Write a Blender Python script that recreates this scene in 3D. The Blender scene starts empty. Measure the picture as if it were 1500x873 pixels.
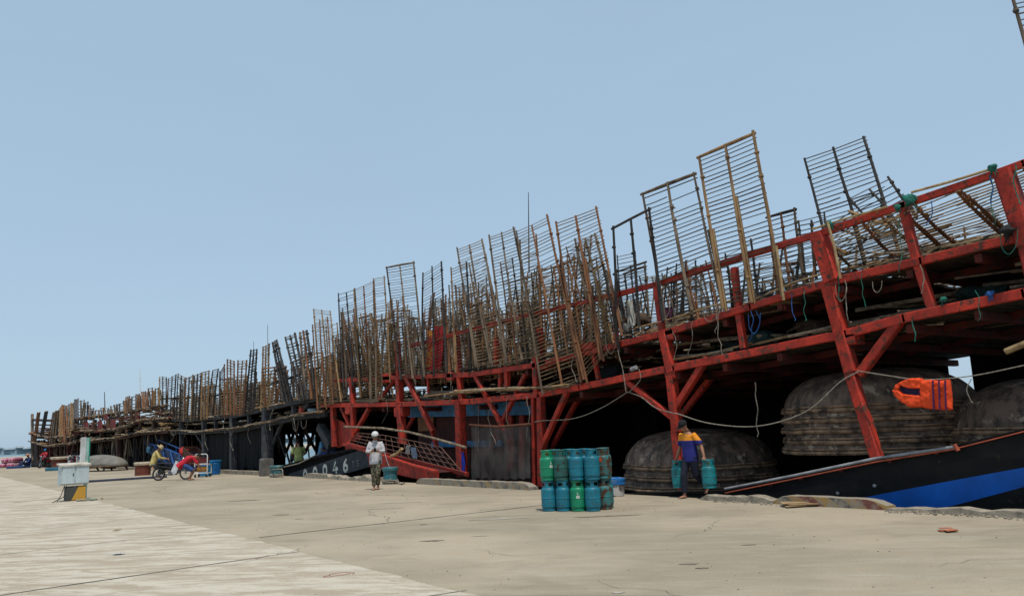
import bpy, math, random
from mathutils import Vector as V, Matrix, Euler, noise
R = random.Random(7)
rad = math.radians
PI = math.pi
scene = bpy.context.scene
COL = scene.collection

# ------------------------------------------------------------------ camera model
F = 1167.0; CX, CY = 750.0, 436.5
ROLL = rad(2.4); H = 1.55
PITCH = math.atan(195 * math.cos(ROLL) / F); YAW = rad(36.6)
fwd0 = V((-math.cos(YAW), math.sin(YAW), 0)); right0 = V((math.sin(YAW), math.cos(YAW), 0)); up0 = V((0, 0, 1))
FWD = fwd0 * math.cos(PITCH) + up0 * math.sin(PITCH)
up1 = up0 * math.cos(PITCH) - fwd0 * math.sin(PITCH)
RIGHT = right0 * math.cos(ROLL) - up1 * math.sin(ROLL)
UP = up1 * math.cos(ROLL) + right0 * math.sin(ROLL)
CAM = V((0, 0, H))

def ray(x, y): return FWD + RIGHT * ((x - CX) / F) - UP * ((y - CY) / F)
def G(x, y, z=0.0):
    d = ray(x, y); return CAM + d * ((z - H) / d.z)
def depth(p): return (V(p) - CAM).dot(FWD)

cd = bpy.data.cameras.new('camera'); cam = bpy.data.objects.new('camera', cd); COL.objects.link(cam)
cd.sensor_width = 36; cd.sensor_fit = 'HORIZONTAL'; cd.lens = F / 1500 * 36
cd.clip_start = 0.1; cd.clip_end = 20000
m = Matrix.Identity(4)
for i in range(3):
    m[i][0] = RIGHT[i]; m[i][1] = UP[i]; m[i][2] = -FWD[i]; m[i][3] = CAM[i]
cam.matrix_world = m
scene.camera = cam

class Face:
    """a vertical plane along the quay; off = metres behind it (away from the quay)"""
    def __init__(s, a, b):
        s.a = V((a[0], a[1], 0)); d = V((b[0], b[1], 0)) - s.a
        s.t = d.normalized(); n = V((-s.t.y, s.t.x, 0))
        s.n = n if n.y > 0 else -n
    def at(s, px, py, off=0.0):
        d = ray(px, py); o = s.a + s.n * off
        k = (o - CAM).dot(s.n) / d.dot(s.n)
        return CAM + d * k
FA = Face((-34, 14.14), (0, 14.14))
FB = Face((-64, 13.9), (-34, 14.1))
FC = Face((-82, 11.7), (-60, 13.6))
FD = Face((-108, 9.9), (-80, 11.4))

# ------------------------------------------------------------------ materials
MATS = {}
def newmat(name):
    mt = bpy.data.materials.new(name); mt.use_nodes = True
    return mt, mt.node_tree, mt.node_tree.nodes['Principled BSDF']
def mat(name, col, rough=0.8, col2=None, scale=4.0, stretch=(1, 1, 1), lo=0.4, hi=0.65, bump=0.15, metal=0.0,
        rust=None, rust_amt=0.0, rust_scale=6.0, rand=0.15, spec=0.3, fine=0.15):
    if name in MATS: return MATS[name]
    mt, nt, b = newmat(name); N = nt.nodes; L = nt.links
    tc = N.new('ShaderNodeTexCoord'); oi = N.new('ShaderNodeObjectInfo')
    mp = N.new('ShaderNodeMapping'); mp.inputs['Scale'].default_value = stretch
    cb = N.new('ShaderNodeVectorMath'); cb.operation = 'MULTIPLY_ADD'
    cb.inputs[1].default_value = (37, 53, 71)
    L.new(oi.outputs['Random'], cb.inputs[0]); L.new(tc.outputs['Object'], cb.inputs[2])
    L.new(cb.outputs[0], mp.inputs['Vector'])
    n1 = N.new('ShaderNodeTexNoise'); n1.inputs['Scale'].default_value = scale; n1.inputs['Detail'].default_value = 6
    n1.inputs['Roughness'].default_value = 0.6
    L.new(mp.outputs[0], n1.inputs['Vector'])
    r1 = N.new('ShaderNodeMapRange'); r1.inputs[1].default_value = lo; r1.inputs[2].default_value = hi
    L.new(n1.outputs['Fac'], r1.inputs[0])
    mx = N.new('ShaderNodeMix'); mx.data_type = 'RGBA'
    c2 = col2 if col2 else tuple(c * 0.6 for c in col)
    mx.inputs['A'].default_value = (*col, 1); mx.inputs['B'].default_value = (*c2, 1)
    L.new(r1.outputs[0], mx.inputs['Factor']); out = mx.outputs['Result']
    if rust:
        n2 = N.new('ShaderNodeTexNoise'); n2.inputs['Scale'].default_value = rust_scale; n2.inputs['Detail'].default_value = 9
        n2.inputs['Roughness'].default_value = 0.7; n2.inputs['Distortion'].default_value = 0.4
        L.new(cb.outputs[0], n2.inputs['Vector'])
        r2 = N.new('ShaderNodeMapRange'); t = 0.68 - rust_amt * 0.3
        r2.inputs[1].default_value = t; r2.inputs[2].default_value = t + 0.06
        L.new(n2.outputs['Fac'], r2.inputs[0])
        m2 = N.new('ShaderNodeMix'); m2.data_type = 'RGBA'; m2.inputs['B'].default_value = (*rust, 1)
        L.new(r2.outputs[0], m2.inputs['Factor']); L.new(out, m2.inputs['A']); out = m2.outputs['Result']
    n3 = N.new('ShaderNodeTexNoise'); n3.inputs['Scale'].default_value = scale * 9; n3.inputs['Detail'].default_value = 3
    L.new(mp.outputs[0], n3.inputs['Vector'])
    # value jitter by fine noise and by object
    a = N.new('ShaderNodeMath'); a.operation = 'MULTIPLY_ADD'; a.inputs[1].default_value = fine * 3; a.inputs[2].default_value = 1 - fine * 1.5 - rand
    L.new(n3.outputs['Fac'], a.inputs[0])
    a2 = N.new('ShaderNodeMath'); a2.operation = 'MULTIPLY_ADD'; a2.inputs[1].default_value = rand * 2
    L.new(oi.outputs['Random'], a2.inputs[0]); L.new(a.outputs[0], a2.inputs[2])
    hs = N.new('ShaderNodeHueSaturation'); L.new(out, hs.inputs['Color']); L.new(a2.outputs[0], hs.inputs['Value'])
    L.new(hs.outputs[0], b.inputs['Base Color'])
    b.inputs['Roughness'].default_value = rough; b.inputs['Metallic'].default_value = metal
    b.inputs['Specular IOR Level'].default_value = spec
    if bump:
        bp = N.new('ShaderNodeBump'); bp.inputs['Strength'].default_value = min(1, bump * 2); bp.inputs['Distance'].default_value = 0.02
        L.new(n1.outputs['Fac'], bp.inputs['Height']); L.new(bp.outputs[0], b.inputs['Normal'])
    MATS[name] = mt
    return mt

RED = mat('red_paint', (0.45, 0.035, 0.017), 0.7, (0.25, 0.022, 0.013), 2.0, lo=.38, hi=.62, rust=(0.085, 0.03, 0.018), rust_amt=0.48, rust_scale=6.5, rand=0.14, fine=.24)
REDD = mat('shade_darkened_red_paint', (0.10, 0.014, 0.009), 0.85, (0.045, 0.011, 0.009), 3, rust=(0.03, 0.02, 0.015), rust_amt=0.5, rand=0.15)  # red darkened in its colour to carry the shade under the decks
DARKW = mat('dark_timber', (0.030, 0.030, 0.031), 0.85, (0.014, 0.013, 0.013), 3, rand=0.2)
BROWNW = mat('brown_timber', (0.075, 0.036, 0.022), 0.85, (0.03, 0.018, 0.013), 3, rand=0.25)
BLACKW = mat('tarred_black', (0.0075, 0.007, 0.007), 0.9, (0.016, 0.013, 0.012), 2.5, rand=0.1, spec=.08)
POLE = [mat('pole_grey_brown', (0.185, 0.138, 0.095), 0.9, (0.07, 0.05, 0.037), 5, (1, 1, .3), rand=0.25),
        mat('pole_tan', (0.31, 0.195, 0.095), 0.9, (0.15, 0.085, 0.043), 5, (1, 1, .3), rand=0.2),
        mat('pole_dark', (0.060, 0.053, 0.050), 0.9, (0.022, 0.02, 0.02), 5, (1, 1, .3), rand=0.25),
        mat('pole_rust', (0.235, 0.105, 0.048), 0.9, (0.10, 0.048, 0.028), 5, (1, 1, .3), rand=0.2)]
RODS = [mat('rod_tan', (0.27, 0.19, 0.105), 0.85, (0.10, 0.07, 0.045), 7, rand=0.25),
        mat('rod_dark', (0.12, 0.092, 0.065), 0.85, (0.035, 0.028, 0.023), 7, rand=0.25)]
BAMBOO = mat('bamboo', (0.36, 0.25, 0.12), 0.7, (0.19, 0.12, 0.06), 6, rand=0.2)
DRIFT = mat('weathered_bamboo', (0.30, 0.235, 0.16), 0.85, (0.09, 0.065, 0.045), 6, rand=0.25, fine=.3)
ROPE = mat('pale_rope', (0.27, 0.24, 0.19), 0.95, (0.14, 0.12, 0.095), 20, rand=0.2)
ROPEG = mat('green_rope', (0.02, 0.17, 0.12), 0.9, (0.02, 0.08, 0.07), 20)
ROPEB = mat('blue_rope', (0.02, 0.09, 0.30), 0.9, (0.02, 0.05, 0.14), 20)
BLUE = mat('blue_hull_paint', (0.004, 0.115, 0.50), 0.5, (0.006, 0.085, 0.36), 1.5, bump=0.05, rand=0.03, fine=.06)
BLUEW = mat('faded_blue_paint', (0.03, 0.16, 0.33), 0.7, (0.04, 0.09, 0.15), 3, rust=(.06, .035, .02), rust_amt=.4)
WHITE = mat('white_paint', (0.62, 0.63, 0.62), 0.6, (0.42, 0.42, 0.40), 3, bump=.04, rand=.05, fine=.08)
TAR = mat('tarred_basket', (0.155, 0.102, 0.074), 0.7, (0.055, 0.039, 0.030), 5, (1, 1, .5), lo=.42, hi=.6, rust=(0.32, 0.25, 0.18), rust_amt=.38, rust_scale=3.2, bump=.2, rand=.1)
RIMW = mat('basket_rim_wood', (0.30, 0.185, 0.11), 0.8, (0.04, 0.027, 0.02), 4, rand=.15)
RUST = (0.075, 0.026, 0.012)
GAS = dict(blue=mat('gas_blue', (0.010, 0.175, 0.245), 0.45, (0.012, 0.12, 0.17), 5, rust=RUST, rust_amt=.36, rust_scale=22, rand=.10, bump=.05),
           teal=mat('gas_teal', (0.010, 0.20, 0.225), 0.45, (0.010, 0.13, 0.14), 5, rust=RUST, rust_amt=.37, rust_scale=20, rand=.10, bump=.05),
           green=mat('gas_green', (0.008, 0.21, 0.105), 0.4, (0.01, 0.18, 0.095), 5, rust=(.15, .14, .08), rust_amt=.2, rust_scale=10, rand=.05, bump=.05),
           rusty=mat('gas_rusty', (0.03, 0.16, 0.16), 0.6, (0.05, 0.08, 0.07), 5, rust=RUST, rust_amt=.62, rust_scale=9, rand=.1, bump=.1),
           sooty=mat('gas_sooty', (0.025, 0.06, 0.055), 0.7, (0.015, 0.12, 0.10), 3, rust=(.03, .02, .015), rust_amt=.45, rust_scale=7, rand=.1, bump=.1))
BRASS = mat('brass', (0.35, 0.22, 0.07), 0.4, metal=.8)
BLACKR = mat('black_rubber', (0.015, 0.015, 0.016), 0.8, bump=.05)
CHROME = mat('dull_chrome', (0.45, 0.45, 0.45), 0.3, metal=.9, bump=0)
SKIN = mat('skin', (0.30, 0.15, 0.09), 0.6, (0.24, 0.115, 0.07), 6, bump=.02, rand=.06, fine=.05)
HAIR = mat('dark_hair', (0.012, 0.010, 0.010), 0.8)
def cloth(name, c, c2=None, **k): return mat(name, c, 0.9, c2 or tuple(x * .72 for x in c), 7, bump=.3, rand=.03, fine=.08, **k)

# ------------------------------------------------------------------ mesh builder
def frame(d, hint=None):
    d = d.normalized(); h = hint or (V((0, 0, 1)) if abs(d.z) < .95 else V((1, 0, 0)))
    x = d.cross(h)
    if x.length < 1e-5: x = d.cross(V((0, 1, 0)))
    x.normalize(); y = x.cross(d).normalized()
    return x, y
class MB:
    def __init__(s): s.v = []; s.f = []; s.mi = []; s.cur = 0
    def face(s, idx): s.f.append(idx); s.mi.append(s.cur)
    def poly(s, pts):
        o = len(s.v); s.v += [V(p) for p in pts]; s.face(list(range(o, o + len(pts)))); return s
    def prism(s, pts, d):
        o = len(s.v); n = len(pts); d = V(d)
        s.v += [V(p) for p in pts] + [V(p) + d for p in pts]
        s.face(list(range(o + n - 1, o - 1, -1))); s.face(list(range(o + n, o + 2 * n)))
        for i in range(n):
            j = (i + 1) % n; s.face([o + i, o + j, o + n + j, o + n + i])
        return s
    def beam(s, p, q, w, h=None, hint=None, bev=True, twist=0):
        """w across (horizontal), h along hint (up)"""
        p, q = V(p), V(q); h = h or w; x, y = frame(q - p, hint)
        if twist: x, y = x * math.cos(twist) + y * math.sin(twist), y * math.cos(twist) - x * math.sin(twist)
        w2, h2 = w / 2, h / 2; c = min(w, h) * 0.12 if bev else 0
        prof = [(-w2 + c, -h2), (w2 - c, -h2), (w2, -h2 + c), (w2, h2 - c), (w2 - c, h2), (-w2 + c, h2), (-w2, h2 - c), (-w2, -h2 + c)] if bev else [(-w2, -h2), (w2, -h2), (w2, h2), (-w2, h2)]
        return s.prism([p + x * a + y * b for a, b in prof], q - p)
    def box(s, c, size, rz=0.0, bev=0.0):
        c = V(c); a = V((math.cos(rz), math.sin(rz), 0)) * (size[0] / 2); hy = V((0, 0, 1))
        d = V((-math.sin(rz), math.cos(rz), 0))
        return s.beam(c - a, c + a, size[1], size[2], bev=True)
    def tube(s, pts, r, n=6, cap=True):
        pts = [V(p) for p in pts]; k = len(pts)
        rs = r if isinstance(r, (list, tuple)) else [r] * k
        o = len(s.v); x = None
        for i, p in enumerate(pts):
            d = (pts[min(i + 1, k - 1)] - pts[max(i - 1, 0)])
            if d.length < 1e-7: d = V((0, 0, 1))
            d.normalize()
            if x is None: x, y = frame(d)
            else:
                x = (x - d * x.dot(d))
                if x.length < 1e-4: x, y = frame(d)
                x.normalize(); y = d.cross(x)
            y = d.cross(x)
            for j in range(n):
                a = 2 * PI * j / n
                s.v.append(p + (x * math.cos(a) + y * math.sin(a)) * rs[i])
        for i in range(k - 1):
            for j in range(n):
                a = o + i * n + j; b = o + i * n + (j + 1) % n
                s.face([a, b, b + n, a + n])
        if cap:
            s.face([o + j for j in range(n - 1, -1, -1)]); s.face([o + (k - 1) * n + j for j in range(n)])
        return s
    def lathe(s, prof, c=(0, 0, 0), n=24, ax=None, sx=1, sy=1, cap=True):
        """prof: list of (radius, height)"""
        c = V(c); z = (V(ax) if ax else V((0, 0, 1))).normalized()
        if ax: x, y = frame(z)
        else: x, y = V((1, 0, 0)), V((0, 1, 0))
        o = len(s.v)
        for r_, h_ in prof:
            for j in range(n):
                a = 2 * PI * j / n
                s.v.append(c + z * h_ + x * (math.cos(a) * r_ * sx) + y * (math.sin(a) * r_ * sy))
        for i in range(len(prof) - 1):
            for j in range(n):
                a = o + i * n + j; b = o + i * n + (j + 1) % n
                s.face([a, b, b + n, a + n])
        if cap:
            s.face([o + j for j in range(n - 1, -1, -1)]); t = o + (len(prof) - 1) * n; s.face([t + j for j in range(n)])
        return s
    def torus(s, c, Rr, r, ax=(0, 0, 1), n=20, m=6, sx=1, sy=1):
        c = V(c); x, y = frame(V(ax)); ax = V(ax).normalized(); o = len(s.v)
        for i in range(n):
            a = 2 * PI * i / n; d = x * math.cos(a) * sx + y * math.sin(a) * sy
            for j in range(m):
                b = 2 * PI * j / m
                s.v.append(c + d * Rr + d.normalized() * (math.cos(b) * r) + ax * (math.sin(b) * r))
        for i in range(n):
            for j in range(m):
                a = o + i * m + j; b = o + i * m + (j + 1) % m; c2 = o + ((i + 1) % n) * m + (j + 1) % m; d2 = o + ((i + 1) % n) * m + j
                s.face([a, d2, c2, b])
        return s
    def ball(s, c, rr, n=12, k=8, rot=None):
        rr = rr if isinstance(rr, (tuple, list)) else (rr, rr, rr); c = V(c); o = len(s.v)
        rows = []
        for i in range(k + 1):
            t = PI * i / k
            for j in range(n):
                a = 2 * PI * j / n
                q = V((math.sin(t) * math.cos(a) * rr[0], math.sin(t) * math.sin(a) * rr[1], -math.cos(t) * rr[2]))
                if rot is not None: q = rot @ q
                s.v.append(c + q)
        for i in range(k):
            for j in range(n):
                a = o + i * n + j; b = o + i * n + (j + 1) % n
                s.face([a, b, b + n, a + n])
        return s
    def loft(s, pts, rr, side, n=14):
        """elliptical rings; rr = (half width along side, half depth)"""
        pts = [V(p) for p in pts]; o = len(s.v); k = len(pts)
        for i, p in enumerate(pts):
            d = (pts[min(i + 1, k - 1)] - pts[max(i - 1, 0)]).normalized()
            x = V(side); x = (x - d * x.dot(d)).normalized(); y = d.cross(x)
            a_, b_ = rr[i] if isinstance(rr[i], (tuple, list)) else (rr[i], rr[i])
            for j in range(n):
                a = 2 * PI * j / n
                s.v.append(p + x * (math.cos(a) * a_) + y * (math.sin(a) * b_))
        for i in range(k - 1):
            for j in range(n):
                a = o + i * n + j; b = o + i * n + (j + 1) % n
                s.face([a, b, b + n, a + n])
        s.face([o + j for j in range(n - 1, -1, -1)]); t = o + (k - 1) * n; s.face([t + j for j in range(n)])
        return s
    def build(s, name, mt, parent=None, smooth=False, world=True, remesh=0, label=None):
        me = bpy.data.meshes.new(name)
        off = V(parent_loc(parent)) if (parent is not None and world) else V((0, 0, 0))
        own = V((0, 0, 0))
        if parent is None and world and s.v:      # a thing of one mesh: origin at its base
            mn = V((min(p.x for p in s.v), min(p.y for p in s.v), min(p.z for p in s.v)))
            mxx = V((max(p.x for p in s.v), max(p.y for p in s.v), 0))
            own = V(((mn.x + mxx.x) / 2, (mn.y + mxx.y) / 2, mn.z))
        me.from_pydata([tuple(p - off - own) for p in s.v], [], s.f)
        mts = mt if isinstance(mt, (list, tuple)) else [mt]
        for q in mts: me.materials.append(q)
        me.polygons.foreach_set('material_index', [min(i, len(mts) - 1) for i in s.mi])
        if smooth: me.polygons.foreach_set('use_smooth', [True] * len(me.polygons))
        me.update()
        o = bpy.data.objects.new(name, me); o.location = own; COL.objects.link(o)
        if remesh:
            md = o.modifiers.new('r', 'REMESH'); md.mode = 'VOXEL'; md.voxel_size = remesh; md.use_smooth_shade = True
            sm = o.modifiers.new('s', 'SMOOTH'); sm.iterations = 3; sm.factor = .5
            dg = bpy.context.evaluated_depsgraph_get()
            nm = bpy.data.meshes.new_from_object(o.evaluated_get(dg)); o.modifiers.clear(); o.data = nm; nm.name = name
            if not nm.materials:
                for q in mts: nm.materials.append(q)
        if parent is not None: o.parent = parent
        if label: o['label'] = label
        return o
def parent_loc(o):
    l = V(o.location)
    while o.parent: o = o.parent; l += V(o.location)
    return l
def tag(o, label=None, cat=None, group=None, kind=None):
    if label: o['label'] = label
    if cat: o['category'] = cat
    if group: o['group'] = group
    if kind: o['kind'] = kind
    return o
def thing(name, label, cat, loc, rz=0.0, group=None):
    o = bpy.data.objects.new(name, None); o.empty_display_size = .2; COL.objects.link(o)
    o.location = loc; o.rotation_euler = (0, 0, rz)
    return tag(o, label, cat, group)
def struct(name, b, mt, **k): return tag(b.build(name, mt, **k), kind='structure')
def kids(o): return [c for c in COL.objects if c.parent == o]
def copy_tree(o, parent=None, ch=None):
    c = o.copy(); COL.objects.link(c)
    if parent is not None: c.parent = parent
    for k in kids(o):
        if k is not c: copy_tree(k, c)
    return c
def lerp(a, b, t): return a + (b - a) * t
def interp(pl, x):
    """polyline [(x,y)] sorted by x"""
    if x <= pl[0][0]: return pl[0][1] + (x - pl[0][0]) * (pl[1][1] - pl[0][1]) / (pl[1][0] - pl[0][0])
    for (a, b), (c, d) in zip(pl, pl[1:]):
        if x <= c: return b + (d - b) * (x - a) / (c - a)
    (a, b), (c, d) = pl[-2], pl[-1]
    return b + (d - b) * (x - a) / (c - a)
def txt(body, size, mt, name, bold=0.0, extrude=0.003):
    c = bpy.data.curves.new(name, 'FONT'); c.body = body; c.size = size; c.extrude = extrude; c.offset = bold
    c.align_x = 'CENTER'; c.align_y = 'CENTER'
    t = bpy.data.objects.new('t', c); COL.objects.link(t)
    dg = bpy.context.evaluated_depsgraph_get(); me = bpy.data.meshes.new_from_object(t.evaluated_get(dg)); me.name = name
    bpy.data.objects.remove(t); me.materials.clear(); me.materials.append(mt)
    o = bpy.data.objects.new(name, me); COL.objects.link(o); return o
# ------------------------------------------------------------------ light and sky
SUND = V((1.0, -0.34, 0)).normalized(); ELEV = rad(69)
w = bpy.data.worlds.new('World'); scene.world = w; w.use_nodes = True
nt = w.node_tree; bg = nt.nodes['Background']
sky = nt.nodes.new('ShaderNodeTexSky'); sky.sky_type = 'NISHITA'; sky.sun_disc = False
sky.sun_elevation = ELEV; sky.sun_rotation = math.atan2(SUND.x, SUND.y)
sky.altitude = 0; sky.air_density = 1.0; sky.dust_density = 1.0; sky.ozone_density = 1.5
hsv = nt.nodes.new('ShaderNodeHueSaturation'); hsv.inputs['Saturation'].default_value = 0.68; hsv.inputs['Value'].default_value = 1.25
nt.links.new(sky.outputs[0], hsv.inputs['Color']); hz_ = nt.nodes.new('ShaderNodeMix'); hz_.data_type = 'RGBA'; hz_.inputs['Factor'].default_value = 0.72
hz_.inputs['B'].default_value = (4.05, 5.85, 7.6, 1)     # summer haze veiling the blue
nt.links.new(hsv.outputs[0], hz_.inputs['A']); nt.links.new(hz_.outputs['Result'], bg.inputs['Color'])
tcw = nt.nodes.new('ShaderNodeTexCoord'); nsw = nt.nodes.new('ShaderNodeTexNoise'); nsw.inputs['Scale'].default_value = 1.6; nsw.inputs['Detail'].default_value = 5; nsw.inputs['Distortion'].default_value = .6
mpw = nt.nodes.new('ShaderNodeMapping'); mpw.inputs['Scale'].default_value = (1, 1, 3); nt.links.new(tcw.outputs['Generated'], mpw.inputs['Vector']); nt.links.new(mpw.outputs[0], nsw.inputs['Vector'])
rw = nt.nodes.new('ShaderNodeMapRange'); rw.inputs[1].default_value = .3; rw.inputs[2].default_value = .7; rw.inputs[3].default_value = .66; rw.inputs[4].default_value = .80     # thin uneven haze
nt.links.new(nsw.outputs['Fac'], rw.inputs[0]); nt.links.new(rw.outputs[0], hz_.inputs['Factor'])
bg.inputs['Strength'].default_value = 0.1
sd = bpy.data.lights.new('sun', 'SUN'); so = bpy.data.objects.new('sun', sd); COL.objects.link(so)
sd.energy = 3.3; sd.angle = rad(0.6); sd.color = (1, .95, .87)
sv = V((SUND.x * math.cos(ELEV), SUND.y * math.cos(ELEV), math.sin(ELEV)))
so.rotation_euler = sv.to_track_quat('Z', 'Y').to_euler(); so.location = (0, 0, 30)
scene.view_settings.view_transform = 'Standard'; scene.view_settings.look = 'None'
scene.view_settings.exposure = 0; scene.view_settings.gamma = 1

# ------------------------------------------------------------------ ground
def ground_mat(name, c1, c2, c3, stain, lightamt, seed):
    mt, nt, b = newmat(name); N = nt.nodes; L = nt.links
    tc = N.new('ShaderNodeTexCoord')
    def noise_(scale, det, st=(1, 1, 1), rough=.6, dist=0):
        mp = N.new('ShaderNodeMapping'); mp.vector_type = 'TEXTURE'; mp.inputs['Scale'].default_value = tuple(1 / q for q in st); mp.inputs['Location'].default_value = (seed, seed * 2, 0); mp.inputs['Rotation'].default_value = (0, 0, rad(46))
        L.new(tc.outputs['Object'], mp.inputs['Vector'])
        n = N.new('ShaderNodeTexNoise'); n.inputs['Scale'].default_value = scale; n.inputs['Detail'].default_value = det
        n.inputs['Roughness'].default_value = rough; n.inputs['Distortion'].default_value = dist
        L.new(mp.outputs[0], n.inputs['Vector']); return n.outputs['Fac']
    def rng(s, a, b_, c=0, d=1):
        r = N.new('ShaderNodeMapRange'); r.inputs[1].default_value = a; r.inputs[2].default_value = b_; r.inputs[3].default_value = c; r.inputs[4].default_value = d
        L.new(s, r.inputs[0]); return r.outputs[0]
    def mixc(f, a, b_):
        m_ = N.new('ShaderNodeMix'); m_.data_type = 'RGBA'; L.new(f, m_.inputs['Factor'])
        if isinstance(a, tuple): m_.inputs['A'].default_value = (*a, 1)
        else: L.new(a, m_.inputs['A'])
        if isinstance(b_, tuple): m_.inputs['B'].default_value = (*b_, 1)
        else: L.new(b_, m_.inputs['B'])
        return m_.outputs['Result']
    big = noise_(.35, 5, (1, 1, 1), .55)
    o = mixc(rng(big, .38, .62), c1, c2)
    # trowelled streaks along the quay where the skim coat is worn off
    st = noise_(1.9, 12, (.42, 1.7, 1), .76, .5)
    o = mixc(rng(st, .465, .545, 0, lightamt) if lightamt > .8 else rng(st, .48, .66, 0, lightamt), o, c3)
    md = noise_(.9, 8, (.8, 1.3, 1), .65, .5)
    o = mixc(rng(md, .52, .70, 0, .5), o, stain)
    sp = noise_(2.7, 9, (.6, 1.6, 1), .72, .3)
    o = mixc(rng(sp, .60, .72, 0, .45), o, stain)
    fine = noise_(38, 4, (1, 1, 1), .7)
    v = rng(fine, .25, .75, .84, 1.14)
    grit = noise_(120, 2)
    g2 = rng(grit, .66, .72, 1.0, .72)
    mm = N.new('ShaderNodeMath'); mm.operation = 'MULTIPLY'; L.new(v, mm.inputs[0]); L.new(g2, mm.inputs[1])
    hs = N.new('ShaderNodeHueSaturation'); L.new(o, hs.inputs['Color']); L.new(mm.outputs[0], hs.inputs['Value'])
    L.new(hs.outputs[0], b.inputs['Base Color']); b.inputs['Roughness'].default_value = .93; b.inputs['Specular IOR Level'].default_value = .15
    bp = N.new('ShaderNodeBump'); bp.inputs['Strength'].default_value = .35; bp.inputs['Distance'].default_value = .01
    L.new(sp, bp.inputs['Height']); bp2 = N.new('ShaderNodeBump'); bp2.inputs['Strength'].default_value = .4; bp2.inputs['Distance'].default_value = .004
    L.new(fine, bp2.inputs['Height']); L.new(bp.outputs[0], bp2.inputs['Normal']); L.new(bp2.outputs[0], b.inputs['Normal'])
    return mt
TAN = ground_mat('tan_concrete', (0.372, 0.308, 0.222), (0.280, 0.236, 0.170), (0.42, 0.365, 0.285), (0.21, 0.172, 0.124), .5, 3.0)
PALE = ground_mat('pale_concrete', (0.385, 0.318, 0.242), (0.35, 0.288, 0.215), (0.51, 0.458, 0.365), (0.30, 0.24, 0.178), .9, 11.0)

EDGE = [(60, 13.32), (-34, 13.32), (-58, 12.85), (-76, 10.9), (-93, 9.35), (-99.5, 8.6)]   # quay edge
b = MB()
outer = [V((x, y, 0)) for x, y in EDGE]
far_end = [V((-104, -4, 0)), V((-135, -90, 0)), V((-150, -400, 0))]
ring = outer + far_end + [V((60, -400, 0))]
b.poly(ring)
for a, c in zip(outer + far_end, (outer + far_end)[1:]):
    b.poly([a, c, c - V((0, 0, 4)), a - V((0, 0, 4))])
ground = struct('quay_ground', b, TAN)
# paler older slab along the landward side, its edge a little ragged
b = MB(); pts = []
x = 60.0
while x > -106: pts.append(V((x, 4.43 + R.uniform(-.035, .035), .004))); x -= R.uniform(.15, .5)
b.poly(pts + [V((-106, -60, .004)), V((60, -60, .004))])
pale = struct('concrete_apron', b, PALE)
JOINT = mat('joint_filler', (0.075, 0.068, 0.058), 0.95, (.15, .13, .105), 3, lo=.45, hi=.6)
def strip(name, p, q, w, z, mt=JOINT, jit=.5, step=.35, wob=.012):
    p, q = V((p[0], p[1], 0)), V((q[0], q[1], 0)); L_ = (q - p).length; n = max(2, int(L_ / step)); d = (q - p) / L_; s_ = V((-d.y, d.x, 0))
    A = []; B = []; c = 0
    for i in range(n + 1):
        c = c * .8 + R.uniform(-wob, wob); ww = w * R.uniform(1 - jit, 1 + jit) / 2; o = p + d * (L_ * i / n) + s_ * c + V((0, 0, z))
        A.append(o + s_ * ww); B.append(o - s_ * ww)
    b = MB()
    for i in range(n): b.poly([A[i], A[i + 1], B[i + 1], B[i]])
    return struct(name, b, mt)
def gs(name, a, c, w, z, **k):
    p, q = G(*a), G(*c); return strip(name, p, q, w, z, **k)
gs('expansion_joint', (-40, 878), (440, 808), .035, .008)
gs('expansion_joint', (-10, 814), (308, 776), .022, .008)
gs('expansion_joint', (0, 783), (215, 757), .018, .008, jit=.8)
gs('expansion_joint', (380, 787), (800, 739), .05, .004, jit=.35)
gs('expansion_joint', (640, 873), (1000, 873), .01, .008)
gs('expansion_joint', (600, 878), (685, 865), .03, .008)
gs('expansion_joint', (15, 737), (90, 729), .05, .008, jit=.8)
def crack(px, py, L_, ang, w):
    p = G(px, py, 0); p = V((p.x, p.y, .0085)); d = V((math.cos(ang), math.sin(ang), 0)); A_ = []; n = int(L_ / .12)
    for i in range(n):
        A_.append(p.copy()); a = R.gauss(0, .5); p = p + (d * math.cos(a) + V((-d.y, d.x, 0)) * math.sin(a)) * .12
    b = MB(); s_ = V((-d.y, d.x, 0))
    for i in range(n - 1):
        w0 = w * (1 - abs(2 * i / n - 1)) + .001; w1 = w * (1 - abs(2 * (i + 1) / n - 1)) + .001
        b.poly([A_[i] + s_ * w0, A_[i + 1] + s_ * w1, A_[i + 1] - s_ * w1, A_[i] - s_ * w0])
    return struct('crack', b, JOINT)
for q in [(700, 800, 2.2, .3, .004), (980, 790, 3.2, 1.9, .004), (1200, 800, 2.6, .5, .003), (300, 840, 3, 2.2, .005), (150, 780, 5, 1.5, .007), (560, 770, 4, 2.6, .006), (1340, 830, 2, 1.2, .003), (860, 850, 1.8, .1, .003), (420, 720, 9, .1, .012), (250, 725, 8, 2.9, .012)]: crack(*q)
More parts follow.
